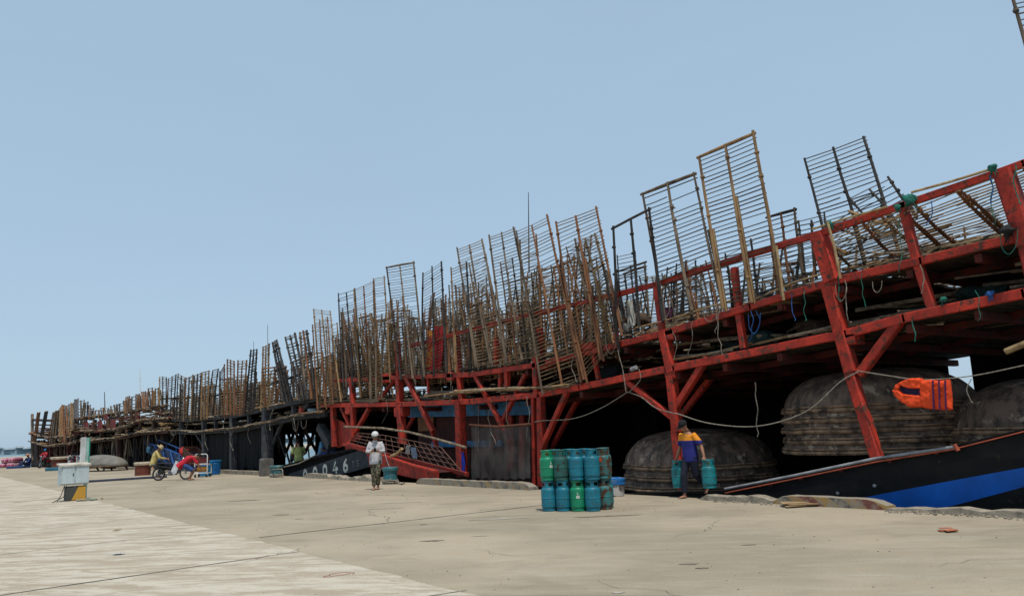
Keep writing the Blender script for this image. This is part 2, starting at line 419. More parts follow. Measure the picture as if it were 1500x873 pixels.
# wheel-worn dark marks and small stains on the quay
STAIN = mat('tar_stain', (0.13, 0.10, 0.08), 0.95, (.22, .19, .14), 9, lo=.4, hi=.6)
RUSTST = mat('rusty_stain', (0.20, 0.12, 0.075), 0.95, (.27, .21, .155), 9, lo=.4, hi=.6)
def blot(px, py, lx, ly, mt, z=.005, name='ground_stain'):
    c = G(px, py); b = MB(); n = 18; ph = R.uniform(0, 6)
    b.poly([c + RIGHT_H * (math.cos(2 * PI * i / n) * lx * (1 + .45 * math.sin(3 * 2 * PI * i / n + ph) * R.uniform(.3, 1))) + FWD_H * (math.sin(2 * PI * i / n) * ly * R.uniform(.55, 1.3)) + V((0, 0, z)) for i in range(n)])
    return struct(name, b, mt)
RIGHT_H = V(right0); FWD_H = V(fwd0)
for q in [(360, 733, .4, .12), (412, 754, .16, .07), (437, 760, .1, .04), (620, 768, .07, .05), (634, 792, .16, .06), (1098, 798, .10, .025), (1010, 826, .10, .05), (1030, 832, .07, .04)]:
    blot(*q, STAIN)
blot(885, 756, .6, .10, RUSTST)
PALEST = mat('cement_splash', (0.44, 0.40, 0.33), 0.95, (.34, .30, .24), 12, lo=.4, hi=.6)
for q in [(585, 736, .5, .1), (170, 812, .22, .07), (703, 785, .14, .03), (905, 868, .06, .04), (560, 745, .4, .06), (730, 760, .5, .08)]: blot(*q, PALEST)

# ------------------------------------------------------------------ water, far shore
mt, nt, b_ = newmat('sea_water'); N = nt.nodes
b_.inputs['Base Color'].default_value = (0.085, 0.16, 0.18, 1); b_.inputs['Roughness'].default_value = .25; b_.inputs['Specular IOR Level'].default_value = .4
tc = N.new('ShaderNodeTexCoord'); ns = N.new('ShaderNodeTexNoise'); ns.inputs['Scale'].default_value = .9; ns.inputs['Detail'].default_value = 6
bp = N.new('ShaderNodeBump'); bp.inputs['Strength'].default_value = .8; bp.inputs['Distance'].default_value = .25
nt.links.new(tc.outputs['Object'], ns.inputs['Vector']); nt.links.new(ns.outputs['Fac'], bp.inputs['Height']); nt.links.new(bp.outputs[0], b_.inputs['Normal'])
WATER = mt
b = MB(); b.poly([(-9000, -3000, -1.8), (6000, -3000, -1.8), (6000, 9000, -1.8), (-9000, 9000, -1.8)])
struct('water', b, WATER)
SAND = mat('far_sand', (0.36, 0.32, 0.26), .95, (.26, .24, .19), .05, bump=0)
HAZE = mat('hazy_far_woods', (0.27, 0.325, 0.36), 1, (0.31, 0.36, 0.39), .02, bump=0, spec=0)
b = MB(); n = 60
a0, a1 = G(-400, 664, -1.8), None
def polar(px, dist): 
    d = ray(px, 663); d = V((d.x, d.y, 0)).normalized(); return CAM + d * dist
A = []; B_ = []
for i in range(n + 1):
    px = -500 + i * 25
    A.append(polar(px, 300 + 14 * math.sin(i * .7)) + V((0, 0, -3.35 + .02))); B_.append(polar(px, 420) + V((0, 0, -3.35 + 1.5)))
for i in range(n): b.poly([A[i], A[i + 1], B_[i + 1], B_[i]])
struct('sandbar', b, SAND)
b = MB()
A = [polar(-500 + i * 10, 1400) + V((0, 0, -4)) for i in range(260)]
T = [p + V((0, 0, 8 + 2.5 + 2.0 * noise.noise(V((i * .11, 0, 0))) + 2.2 * noise.noise(V((i * .5, 3, 0))) - max(0, i - 60) * .02)) for i, p in enumerate(A)]
for i in range(259): b.poly([A[i], A[i + 1], T[i + 1], T[i]])
# crown lumps so the far woods have a ragged ridge
for i in range(0, 259):
    c = T[i] + V((R.uniform(-4, 4), R.uniform(-3, 3), R.uniform(-3, 0))); b.ball(c, (R.uniform(5, 12), 6, R.uniform(1.2, 3.4)), 7, 4)
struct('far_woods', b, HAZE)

# ------------------------------------------------------------------ kerb along the quay edge
mt, nt, bs = newmat('striped_kerb'); N = nt.nodes; L = nt.links
def kerb_mat(strong):
    mt, nt, bs = newmat('kerb_%d' % strong); N = nt.nodes; L = nt.links
    tc = N.new('ShaderNodeTexCoord'); sp = N.new('ShaderNodeSeparateXYZ'); L.new(tc.outputs['Object'], sp.inputs[0])
    m1 = N.new('ShaderNodeMath'); m1.operation = 'MULTIPLY_ADD'; m1.inputs[1].default_value = .9; L.new(sp.outputs['X'], m1.inputs[0])
    m0 = N.new('ShaderNodeMath'); m0.operation = 'MULTIPLY'; m0.inputs[1].default_value = 1.4; L.new(sp.outputs['Z'], m0.inputs[0]); L.new(m0.outputs[0], m1.inputs[2])
    fr = N.new('ShaderNodeMath'); fr.operation = 'FRACT'; L.new(m1.outputs[0], fr.inputs[0])
    cr = N.new('ShaderNodeValToRGB'); cr.color_ramp.interpolation = 'CONSTANT'
    e = cr.color_ramp.elements
    cols = [(0, (.32, .20, .06)), (.28, (.06, .06, .055)), (.5, (.30, .18, .06)), (.72, (.17, .055, .04) if strong else (.08, .075, .07))]
    e[0].position = 0; e[0].color = (*cols[0][1], 1); e[1].position = cols[1][0]; e[1].color = (*cols[1][1], 1)
    for p, c in cols[2:]:
        q = e.new(p); q.color = (*c, 1)
    L.new(fr.outputs[0], cr.inputs[0])
    n1 = N.new('ShaderNodeTexNoise'); n1.inputs['Scale'].default_value = 5; n1.inputs['Detail'].default_value = 9; n1.inputs['Roughness'].default_value = .7; L.new(tc.outputs['Object'], n1.inputs['Vector'])
    r = N.new('ShaderNodeMapRange'); r.inputs[1].default_value = .45 if strong else .38; r.inputs[2].default_value = .62 if strong else .54; L.new(n1.outputs['Fac'], r.inputs[0])
    # tops are worn to bare concrete
    ge = N.new('ShaderNodeNewGeometry'); s2 = N.new('ShaderNodeSeparateXYZ'); L.new(ge.outputs['Normal'], s2.inputs[0])
    mx_ = N.new('ShaderNodeMath'); mx_.operation = 'MAXIMUM'
    r3 = N.new('ShaderNodeMapRange'); r3.inputs[1].default_value = .5; r3.inputs[2].default_value = .9; L.new(s2.outputs['Z'], r3.inputs[0])
    L.new(r.outputs[0], mx_.inputs[0]); L.new(r3.outputs[0], mx_.inputs[1])
    m2 = N.new('ShaderNodeMix'); m2.data_type = 'RGBA'; L.new(mx_.outputs[0], m2.inputs['Factor']); L.new(cr.outputs[0], m2.inputs['A'])
    n4 = N.new('ShaderNodeTexNoise'); n4.inputs['Scale'].default_value = 22; n4.inputs['Detail'].default_value = 5; L.new(tc.outputs['Object'], n4.inputs['Vector'])
    m3 = N.new('ShaderNodeMix'); m3.data_type = 'RGBA'; m3.inputs['A'].default_value = (.33, .285, .22, 1); m3.inputs['B'].default_value = (.17, .15, .12, 1); L.new(n4.outputs['Fac'], m3.inputs['Factor'])
    L.new(m3.outputs['Result'], m2.inputs['B']); L.new(m2.outputs['Result'], bs.inputs['Base Color']); bs.inputs['Roughness'].default_value = .95
    bp = N.new('ShaderNodeBump'); bp.inputs['Strength'].default_value = .8; bp.inputs['Distance'].default_value = .02; L.new(n1.outputs['Fac'], bp.inputs['Height']); L.new(bp.outputs[0], bs.inputs['Normal'])
    return mt
bpy.data.materials.remove(mt)
K0, K1 = kerb_mat(0), kerb_mat(1)
def edge_y(x): return interp([(a, c) for a, c in reversed(EDGE)], x)
def kerb(px0, px1, h, w, mt, rough=.03, low=None):
    x0, x1 = G(px0, 700).x, G(px1, 700).x
    def solve(px):
        f_ = Face((-34, 13.3), (0, 13.3)); x = f_.at(px, 705).x
        for _ in range(4):
            y = edge_y(x); a = V((x - 2, edge_y(x - 2), 0)); c = V((x + 2, edge_y(x + 2), 0)); x = Face(a[:2], c[:2]).at(px, 705).x
        return x
    x0, x1 = solve(px0), solve(px1)
    n = max(3, int(abs(x1 - x0) / .16)); b = MB(); rows = []
    for i in range(n + 1):
        t = i / n; x = lerp(x0, x1, t); y = edge_y(x)
        e_ = min(1, min(t, 1 - t) * n / 2.5 + .45)
        nz = noise.noise(V((x * 1.7, y, 0))) + .5 * noise.noise(V((x * 6, 2, 0)))
        hh = h * e_ * (1 + rough * 6 * nz) if low is None else h * (low + (1 - low) * max(0, .5 + nz * 1.3))
        f_ = y - w + .03 * noise.noise(V((x * 4, 9, 0)))
        ti = hh * .35 * 0 + .02
        rows.append([V((x, f_, -.02)), V((x, f_ + .006, hh * .93)), V((x, f_ + .022, hh)), V((x, y - .05, hh * (.96 + R.uniform(-1, 1) * rough))), V((x, y - .003, hh * .8)), V((x, y - .003, -.02))])
    o = len(b.v)
    for r_ in rows: b.v += r_
    k = 6
    for i in range(n):
        for j in range(k - 1): b.face([o + i * k + j, o + (i + 1) * k + j, o + (i + 1) * k + j + 1, o + i * k + j + 1])
    b.face([o + j for j in range(k)]); b.face([o + n * k + j for j in range(k - 1, -1, -1)])
    return struct('kerb', b, mt)
RUB = mat('broken_concrete', (0.34, 0.29, 0.22), .95, (.17, .145, .115), 7, bump=.5, rand=.05, fine=.25)
for a in [(1310, 1560, .10, .36, RUB, .06, .35), (1146, 1308, .17, .30, K1, .02, None), (1040, 1144, .13, .34, RUB, .06, .3), (621, 788, .19, .30, K0, .02, None), (498, 566, .17, .34, RUB, .05, .4),
          (455, 492, .2, .30, RUB, .03, None), (322, 397, .19, .30, K0, .02, None), (176, 228, .17, .34, RUB, .03, None), (110, 150, .16, .34, RUB, .03, None)]:
    kerb(*a)
# loose rubble beside the broken kerbs
b = MB()
for _ in range(260):
    px = R.choice([R.uniform(1040, 1150), R.uniform(1290, 1500), R.uniform(1290, 1500), R.uniform(440, 570)])
    p = FA.at(px, 705, -.8 - R.uniform(.1, .62) ** 1.0); p.z = R.uniform(0, .015); s_ = R.uniform(.008, .035)
    if p.x > -34: b.ball(p, (s_ * R.uniform(.7, 1.6), s_, s_ * .7), 5, 3, rot=Euler((R.random(), R.random(), R.random() * 6)).to_matrix())
tag(b.build('rubble', RUB), 'crumbs of broken concrete scattered along the worn quay edge', 'rubble', kind='stuff')
b = MB()
for _ in range(420):
    px = R.uniform(-20, 1520); py = R.choice([R.uniform(700, 760), R.uniform(720, 873)])
    p = G(px, py)
    if p.y > 12.6 or p.x < -90: continue
    s_ = R.uniform(.004, .010) * (1 + (depth(p) - 8) * .03); b.ball(p + V((0, 0, s_ * .3)), (s_ * R.uniform(.8, 2), s_ * R.uniform(.8, 1.5), s_ * .6), 5, 3)
GRIT = mat('grit', (0.26, 0.22, 0.17), .95, (.13, .11, .09), 1.3, lo=.45, hi=.55)
tag(b.build('grit', GRIT), 'small grit and crumbs strewn over the concrete quay', 'grit', kind='stuff')
# ------------------------------------------------------------------ boats
def dense(pl, k=1):
    """subdivide a pixel polyline"""
    out = []
    for a, c in zip(pl, pl[1:]):
        for i in range(k): out.append((lerp(a[0], c[0], i / k), lerp(a[1], c[1], i / k)))
    return out + [pl[-1]]
DRIFT2 = mat('pale_stick', (0.42, 0.34, 0.24), .85, (.25, .19, .13), 5, rand=.2)
class Boat:
    def __init__(s, name, label, face, W, m_paint, m_dark, base_px):
        s.f = face; s.W = W; s.m = m_paint; s.md = m_dark
        p = face.at(*base_px); p.z = -1.8
        s.root = thing(name, label, 'fishing boat', p)
    def at(s, px, py, off=0): return s.f.at(px, py, off)
    def member(s, name, a, c, w, off=0.0, off2=None, mt=None, h=None, label=None):
        p = s.at(*a, off); q = s.at(*c, off if off2 is None else off2)
        b = MB(); n = s.f.n
        L_ = (q - p).length; k = max(1, int(L_ / 1.3)); prev = p
        pts = [p] + [p.lerp(q, i / k) + V((R.uniform(-1, 1), 0, R.uniform(-1, 1))) * .018 for i in range(1, k)] + [q]
        for u, v_ in zip(pts, pts[1:]): b.beam(u, v_, w, h or w, hint=n)
        return b.build(name, mt or s.m, s.root, label=label)
    def rail(s, name, pl, w, h, off=0.0, mt=None):
        pts = [s.at(x, y, off) for x, y in pl]; b = MB()
        for u, v_ in zip(pts, pts[1:]):
            d = (v_ - u).normalized(); b.beam(u - d * .02, v_ + d * .02, w, h)
        return b.build(name, mt or s.m, s.root)
    def deck(s, name, pl, o0, o1, mt, th=.06, dz=0.0, gaps=.08, plank=.24):
        """planks running across the boat (along the offset) following the sheer line"""
        pts = [s.at(x, y, 0) for x, y in pl]; b = MB(); n = s.f.n
        for u, v_ in zip(pts, pts[1:]):
            L_ = (v_ - u).length; k = max(1, int(L_ / plank)); d = (v_ - u) / k
            for i in range(k):
                if R.random() < gaps: continue
                c = u + d * (i + .5) + V((0, 0, dz + R.uniform(-.012, .012)))
                b.beam(c + n * (o0 + R.uniform(-.05, .05)), c + n * (o1 + R.uniform(-.05, .05)), d.length * .96, th, bev=False)
        return b.build(name, mt, s.root)
    def walkway(s, name, pl, o0, o1, rows, mt, dz=.06, r=.03, mess=1.0):
        mt = [mt, POLE[1], POLE[0], DRIFT2, POLE[2]]
        """bamboo poles laid lengthwise along the edge of a platform"""
        pts = [s.at(x, y, 0) for x, y in pl]; b = MB(); n = s.f.n; tot = 0; seg = []
        for u, v_ in zip(pts, pts[1:]): seg.append((tot, tot + (v_ - u).length, u, v_)); tot += (v_ - u).length
        def at_(t):
            t = max(0, min(tot - 1e-4, t))
            for a, c, u, v_ in seg:
                if t <= c: return u.lerp(v_, (t - a) / (c - a))
            return seg[-1][3]
        for k in range(rows):
            t = R.uniform(-1, 0)
            while t < tot:
                L_ = R.uniform(1.0, 2.9); o = lerp(o0, o1, R.random()); z = dz + R.uniform(0, .07) * mess
                a = at_(t); c = at_(t + L_); m_ = at_(t + L_ / 2)
                if (c - a).length > .3:
                    b.cur = R.choice([0, 0, 0, 1, 1, 2, 3, 4]); rr = r * R.uniform(.6, 1.2); dd = R.uniform(-.12, .12) * mess
                    b.tube([a + n * (o - dd) + V((0, 0, z)), m_ + n * o + V((0, 0, z + R.uniform(-.03, .03) * mess)), c + n * (o + dd) + V((0, 0, z + R.uniform(-.05, .05) * mess))], rr, 6)
                t += L_ * R.uniform(.7, 1.05)
        return b.build(name, mt, s.root)
    def crossbeams(s, name, xs, pl, w, mt=None, dz=-.18):
        for x in xs:
            p = s.at(x, interp(sorted(pl), x)) + V((0, 0, dz)); b = MB()
            b.beam(p + s.f.n * .02, p + s.f.n * s.W, w, w * 1.2); b.build(name, mt or s.m, s.root)

# ---- the long red boat
A = Boat('fishing_boat', 'long red-framed squid fishing boat with two open decks, black hull and wide blue stripe', FA, 7.6, RED, REDD, (1250, 700))
LOW = [(465, 594), (590, 592), (690, 588), (790, 578), (850, 567), (985, 539), (1060, 525), (1240, 489), (1325, 466), (1500, 430), (1640, 396)]
MID = [(490, 558), (600, 552), (690, 549), (790, 534), (850, 519), (985, 485), (1100, 449), (1230, 410), (1350, 382), (1500, 346), (1640, 308)]
TOP = [(600, 507), (700, 481), (790, 458), (910, 430), (960, 417), (1050, 388), (1200, 343), (1325, 300), (1470, 251), (1500, 240), (1640, 190)]
A.rail('lower_rail', LOW, .10, .17)
A.rail('upper_rail', MID, .10, .15)
A.rail('top_rail', TOP, .09, .13, .02)
for off in (A.W,):
    A.rail('lower_rail', LOW, .10, .17, off, REDD) if False else None
def far_rail(B, name, pl, w, h, mt):
    pts = [B.at(x, y) + B.f.n * B.W for x, y in pl]; b = MB()
    for u, v_ in zip(pts, pts[1:]): b.beam(u, v_, w, h)
    b.build(name, mt, B.root)
for nm, pl in (('lower_rail', LOW), ('upper_rail', MID), ('top_rail', TOP)): far_rail(A, nm, pl, .1, .15, RED)
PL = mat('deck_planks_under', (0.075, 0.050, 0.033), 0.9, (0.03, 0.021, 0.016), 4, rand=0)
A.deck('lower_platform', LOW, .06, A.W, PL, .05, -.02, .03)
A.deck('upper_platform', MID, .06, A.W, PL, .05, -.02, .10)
A.walkway('bamboo_walkway', [(468, 590), (590, 588), (660, 584)], .05, .9, 12, DRIFT, .02)
A.walkway('bamboo_walkway', [(628, 583), (690, 577), (700, 576)], -.22, .3, 8, DRIFT, .06)
A.walkway('bamboo_walkway', [(668, 576), (740, 573), (800, 571), (838, 568)], -.28, .35, 10, DRIFT, .03)
A.walkway('edge_poles', [(620, 551), (700, 545), (790, 530), (850, 516)], -.02, .5, 3, DRIFT, .10)
A.walkway('edge_poles', [(985, 536), (1060, 522), (1240, 485)], .05, .5, 2, DRIFT, .10)
# posts (px top, px bottom, width)
for a, c, w_ in [((1199, 343), (1221, 412), .30), ((1212, 412), (1248, 545), .24), ((1246, 545), (1286, 674), .20),
                 ((1470, 250), (1506, 360), .28), ((1506, 360), (1560, 600), .24),
                 ((1322, 298), (1345, 388), .15), ((1345, 388), (1366, 452), .15),
                 ((1076, 392), (1082, 452), .14), ((1082, 456), (1090, 510), .14),
                 ((961, 415), (970, 484), .15), ((972, 484), (985, 545), .24), ((983, 545), (992, 632), .22), ((990, 630), (1000, 716), .20),
                 ((868, 512), (877, 556), .11), ((901, 430), (903, 500), .11),
                 ((785, 524), (787, 575), .2), ((781, 578), (783, 712), .11), ((792, 578), (794, 712), .2),
                 ((668, 484), (672, 545), .19), ((673, 545), (677, 588), .19), ((674, 588), (677, 698), .30),
                 ((583, 500), (584, 553), .16), ((585, 553), (586, 590), .26), ((586, 594), (591, 650), .27),
                 ((515, 553), (518, 592), .22), ((517, 594), (518, 640), .2), ((488, 594), (490, 654), .22),
                 ((733, 538), (733, 570), .12), ((743, 536), (743, 572), .16), ((627, 552), (628, 580), .09), ((790, 480), (789, 524), .2), ((727, 495), (727, 534), .14)]:
    A.member('post', a, c, w_, .05)
A.member('post', (1206, 356), (1214, 410), .16, .0)
# rear posts, seen under the decks
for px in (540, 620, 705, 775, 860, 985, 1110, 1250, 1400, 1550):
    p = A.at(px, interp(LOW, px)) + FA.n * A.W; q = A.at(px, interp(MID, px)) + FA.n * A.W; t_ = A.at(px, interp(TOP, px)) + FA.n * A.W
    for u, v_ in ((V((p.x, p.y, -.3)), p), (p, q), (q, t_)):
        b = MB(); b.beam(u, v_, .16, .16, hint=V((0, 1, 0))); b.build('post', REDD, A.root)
# braces
for a, c, w_, o1, o2 in [((1260, 548), (1318, 470), .17, .05, .05), ((986, 604), (1036, 524), .15, .05, .05), ((986, 612), (918, 558), .13, .05, .05), ((997, 610), (1052, 540), .14, 1.6, 1.6),
                 ((793, 658), (832, 572), .15, .05, .05), ((806, 660), (846, 586), .13, 1.3, 1.3),
                 ((694, 546), (740, 632), .13, .02, .02), ((725, 640), (770, 548), .13, .14, .14), ((716, 660), (737, 628), .10, .3, .3), ((737, 628), (752, 660), .10, .3, .3),
                 ((595, 552), (635, 632), .17, .02, .02), ((633, 632), (640, 655), .13, .3, .3), ((594, 590), (575, 590), .1, .3, .3), ((500, 597), (520, 640), .13, .1, .1), ((541, 598), (510, 652), .16, .1, .1), ((556, 585), (578, 556), .12, .1, .1),
                 ((590, 640), (612, 600), .12, 1.2, 1.2), ((497, 654), (530, 618), .1, .6, .6), ((1106, 520), (1128, 500), .1, 1.5, 1.5)]:
    A.member('brace', a, c, w_, o1, o2)
for a, c, w_ in [((1398, 285), (1396, 285), .1)]: pass
# head blocks where beams pass through
for x, y, w_, h_ in [((983), 491, .42, .26), (1222, 428, .30, .22), (988, 545, .30, .32), (514, 601, .42, .34), (589, 603, .62, .36), (799, 534, .42, .26), (865, 509, .5, .24), (1250, 497, .26, .22), (665, 551, .4, .26), (569, 554, .9, .34)]:
    p = A.at(x, y, .12); b = MB(); b.box(p, (w_, .34, h_)); b.build('beam_end', RED, A.root)
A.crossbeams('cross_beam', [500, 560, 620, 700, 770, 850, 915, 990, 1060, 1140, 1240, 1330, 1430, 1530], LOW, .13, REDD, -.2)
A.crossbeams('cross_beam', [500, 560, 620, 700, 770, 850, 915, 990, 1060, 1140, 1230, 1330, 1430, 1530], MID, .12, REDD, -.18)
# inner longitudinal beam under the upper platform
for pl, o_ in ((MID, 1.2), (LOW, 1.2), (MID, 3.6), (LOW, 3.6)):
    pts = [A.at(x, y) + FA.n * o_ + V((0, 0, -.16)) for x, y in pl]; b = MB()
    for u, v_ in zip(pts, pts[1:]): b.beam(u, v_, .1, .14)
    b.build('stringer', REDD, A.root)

# hull: gunwale line in px -> lofted rows down to the water
GUN = [(700, 728), (900, 727), (1060, 722), (1160, 702), (1285, 677), (1405, 656), (1500, 634), (1620, 603), (1760, 560)]
S1 = [(700, 800), (1060, 772), (1200, 740), (1280, 724), (1390, 703), (1500, 683), (1620, 655), (1760, 618)]
S2 = [(700, 860), (1060, 820), (1200, 785), (1280, 765), (1390, 738), (1500, 709), (1620, 680), (1760, 648)]
def hull_rows():
    rows = []
    for px in [700, 780, 860, 940, 1000, 1060, 1110, 1160, 1220, 1285, 1345, 1405, 1450, 1500, 1560, 1620, 1700, 1760]:
        g = A.at(px, interp(GUN, px), .04)
        zz = [g, A.at(px, interp(S1, px), .06), A.at(px, interp(S2, px), .10)]
        x = g.x
        r_ = [V((x, q.y, q.z)) for q in zz]
        r_.append(V((x, r_[-1].y + .5, -2.2)))
        rows.append(r_)
    return rows
hr = hull_rows()
def strakes(name, i0, mt):
    b = MB()
    for r0, r1 in zip(hr, hr[1:]): b.poly([r0[i0], r1[i0], r1[i0 + 1], r0[i0 + 1]])
    return b.build(name, mt, A.root)
HULLB = mat('black_hull_paint', (0.010, 0.010, 0.011), 0.6, (0.017, 0.016, 0.016), 1.6, (1, 1, 3), rust=(.05, .035, .025), rust_amt=.16, rust_scale=5, bump=.05, rand=.02, spec=.12)
strakes('hull_topside', 0, HULLB); strakes('hull_stripe', 1, BLUE); strakes('hull_bottom', 2, HULLB)
b = MB()
far = [V((r_[0].x, r_[0].y + A.W - .2, max(r_[0].z, -.1))) for r_ in hr]
for r0, r1, f0, f1 in zip(hr, hr[1:], far, far[1:]):
    b.poly([f0, f1, f1 + V((0, -.4, -3.5)), f0 + V((0, -.4, -3.5))])
    a0, a1 = r0[0] + V((0, .05, -.12)), r1[0] + V((0, .05, -.12)); z0 = min(a0.z, .35); z1 = min(a1.z, .35)
    b.poly([V((a0.x, a0.y, z0)), V((f0.x, f0.y, z0)), V((f1.x, f1.y, z1)), V((a1.x, a1.y, z1))])
    b.poly([a0 + V((0, .08, .1)), a1 + V((0, .08, .1)), V((a1.x, a1.y + .08, z1)), V((a0.x, a0.y + .08, z0))])
b.build('hull_inside', BLACKW, A.root)
b = MB(); pts = [r_[0] + V((0, .05, .03)) for r_ in hr]
for u, v_ in zip(pts, pts[1:]): b.beam(u, v_, .14, .07)
b.build('gunwale', BLACKW, A.root)
# rubbing pipes along the gunwale
def pxline(pl, off=0, f=FA): return [f.at(x, y, off) for x, y in pl]
b = MB(); b.tube(pxline([(1062, 716), (1160, 697), (1285, 671), (1402, 654)], -.05), .028, 8); b.build('pipe_rail', mat('grey_pipe', (.30, .30, .31), .5, rand=.02), A.root)
b = MB(); b.tube(pxline([(1062, 722), (1160, 702), (1285, 676), (1402, 657)], -.06), .016, 8); b.tube(pxline([(1398, 651), (1404, 660)], -.06), .035, 8); b.build('pipe_rail', mat('orange_pipe', (.42, .09, .045), .6, rand=.02), A.root)
b = MB(); b.tube(pxline([(1404, 656), (1500, 632), (1620, 601)], -.02), .012, 6); b.build('gunwale_line', mat('orange_pipe', ()), A.root)
for x in (1128, 1173, 1232, 1304, 1372):
    b = MB(); p = FA.at(x, interp(GUN, x) - 1, -.03); b.box(p, (.06, .06, .12)); b.build('pipe_bracket', REDD, A.root)
for x, y in ((1282, 711), (1228, 722)): 
    b = MB(); b.lathe([(.03, 0), (.035, .03), (.015, .05)], FA.at(x, y, .03), 8, ax=(0, -1, 0)); b.build('hull_bolt', mat('grey_pipe', ()), A.root)

# cabin and bulkheads inside
CAB = mat('cabin_dark_red', (0.060, 0.016, 0.012), 0.8, (0.03, 0.011, 0.01), 3, rand=.02)
def wall(B, name, px0, px1, z0, z1, off, mt, plank=.22, gap=-.02, skip=0, par=True):
    a = B.at(px0, 600, off); c = B.at(px1, 600, off); a.z = c.z = 0; L_ = (c - a).length; d = (c - a) / L_; k = max(1, int(L_ / plank)); b = MB()
    for i in range(k):
        if R.random() < skip: continue
        p = a + d * ((i + .5) * L_ / k) + B.f.n * R.uniform(0, .012)
        b.beam(p + V((0, 0, z0 + R.uniform(-.01, .01))), p + V((0, 0, z1 + R.uniform(-.02, .02))), L_ / k - gap, .03, hint=B.f.n, bev=False)
    return b.build(name, mt, B.root)
wall(A, 'cabin_wall', 612, 800, -2, 2.75, 1.0, CAB, gap=.012)
wall(A, 'cabin_wall', 800, 960, -2, 2.6, 4.6, BLACKW)
b = MB(); p, q = A.at(598, 603, .75), A.at(780, 597, .75); b.beam(p, q, .05, .42); b.build('cabin_trim', BLUEW, A.root)
b = MB(); p, q = A.at(632, 651, .85), A.at(736, 649, .85); b.beam(p, q, .05, .2); b.build('cabin_trim', BLUEW, A.root)
b = MB(); p, q = A.at(748, 602, .9), A.at(748, 690, .9); b.beam(p, q, .22, .1, hint=FA.n)
p, q = A.at(765, 602, .9), A.at(765, 690, .9); b.beam(p, q, .22, .1, hint=FA.n); b.build('door_frame', RED, A.root)
b = MB(); b.box(A.at(624, 620, .9), (1.1, .05, .55)); b.build('hatch_board', mat('ply_board', (.2, .1, .045), .8), A.root)
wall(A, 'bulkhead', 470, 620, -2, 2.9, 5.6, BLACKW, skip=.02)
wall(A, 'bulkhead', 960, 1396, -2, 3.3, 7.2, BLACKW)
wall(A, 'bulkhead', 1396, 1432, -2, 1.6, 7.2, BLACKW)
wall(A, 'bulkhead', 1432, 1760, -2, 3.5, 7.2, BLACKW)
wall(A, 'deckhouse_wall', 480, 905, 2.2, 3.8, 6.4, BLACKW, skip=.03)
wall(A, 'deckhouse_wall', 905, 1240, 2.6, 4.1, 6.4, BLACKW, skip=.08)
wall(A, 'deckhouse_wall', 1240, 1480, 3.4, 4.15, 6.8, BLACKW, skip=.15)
# jumble stored on the lower platform: bundles of poles and folded racks
def clutter(B, name, pl, o0, o1, n, mts, dz=.1, r=.02, lmax=2.2, zmax=.5):
    pts = [B.at(x, y) for x, y in pl]
    for gi, mt in enumerate(mts):
        b = MB()
        for _ in range(n):
            i = R.randrange(len(pts) - 1); p = pts[i].lerp(pts[i + 1], R.random()) + B.f.n * R.uniform(o0, o1) + V((0, 0, dz + R.random() ** 2 * zmax))
            a = R.gauss(0, .35); d = (B.f.t * math.cos(a) + B.f.n * math.sin(a)) * R.uniform(.4, lmax) / 2 + V((0, 0, R.gauss(0, .06)))
            b.tube([p - d, p + V((0, 0, R.uniform(-.02, .02))), p + d], r * R.uniform(.5, 1.3), 5)
        b.build(name, mt, B.root)['kind'] = 'stuff'
clutter(A, 'stored_poles', LOW, .5, 6.5, 170, [DARKW, POLE[0], DRIFT], .05, .03, 2.6, .65)
clutter(A, 'stored_poles', MID, .4, 6.8, 150, [POLE[0], POLE[2], DRIFT], .05, .022, 2.4, .5)
# nets and canvas heaped on the decks
def heap(B, name, px, py, off, size, mt, seed):
    c = B.at(px, py, off); b = MB(); size = tuple(q * .75 for q in size); b.ball(c, size, 26, 14)
    for i, p in enumerate(b.v):
        d = p - c; k = 1 + .5 * noise.noise(d * 3.6 + V((seed, 0, 0))) + .3 * noise.noise(d * 11 + V((0, seed, 0))); b.v[i] = c + d * k
    return b.build(name, mt, B.root, smooth=True)
NET = [mat('net_dark', (.03, .035, .04), .95, (.012, .014, .016), 18, bump=.6), mat('net_green', (.02, .045, .04), .95, (.012, .025, .022), 18, bump=.6), mat('net_brown', (.09, .055, .035), .95, (.03, .02, .015), 18, bump=.6)]
for i, (x, y, o_, sx) in enumerate([(1085, 505, 1.3, .55), (1120, 496, .8, .35), (1190, 478, 1.5, .5), (900, 545, 1.1, .5), (1060, 512, 2.2, .6), (640, 572, 1.0, .5), (540, 575, 1.2, .5), (1440, 430, 1.6, .6), (935, 470, 1.0, .4), (1120, 440, 1.4, .35)]):
    heap(A, 'net_heap', x, y, o_, (sx, .4, .24), NET[i % 3], i * 3.1)
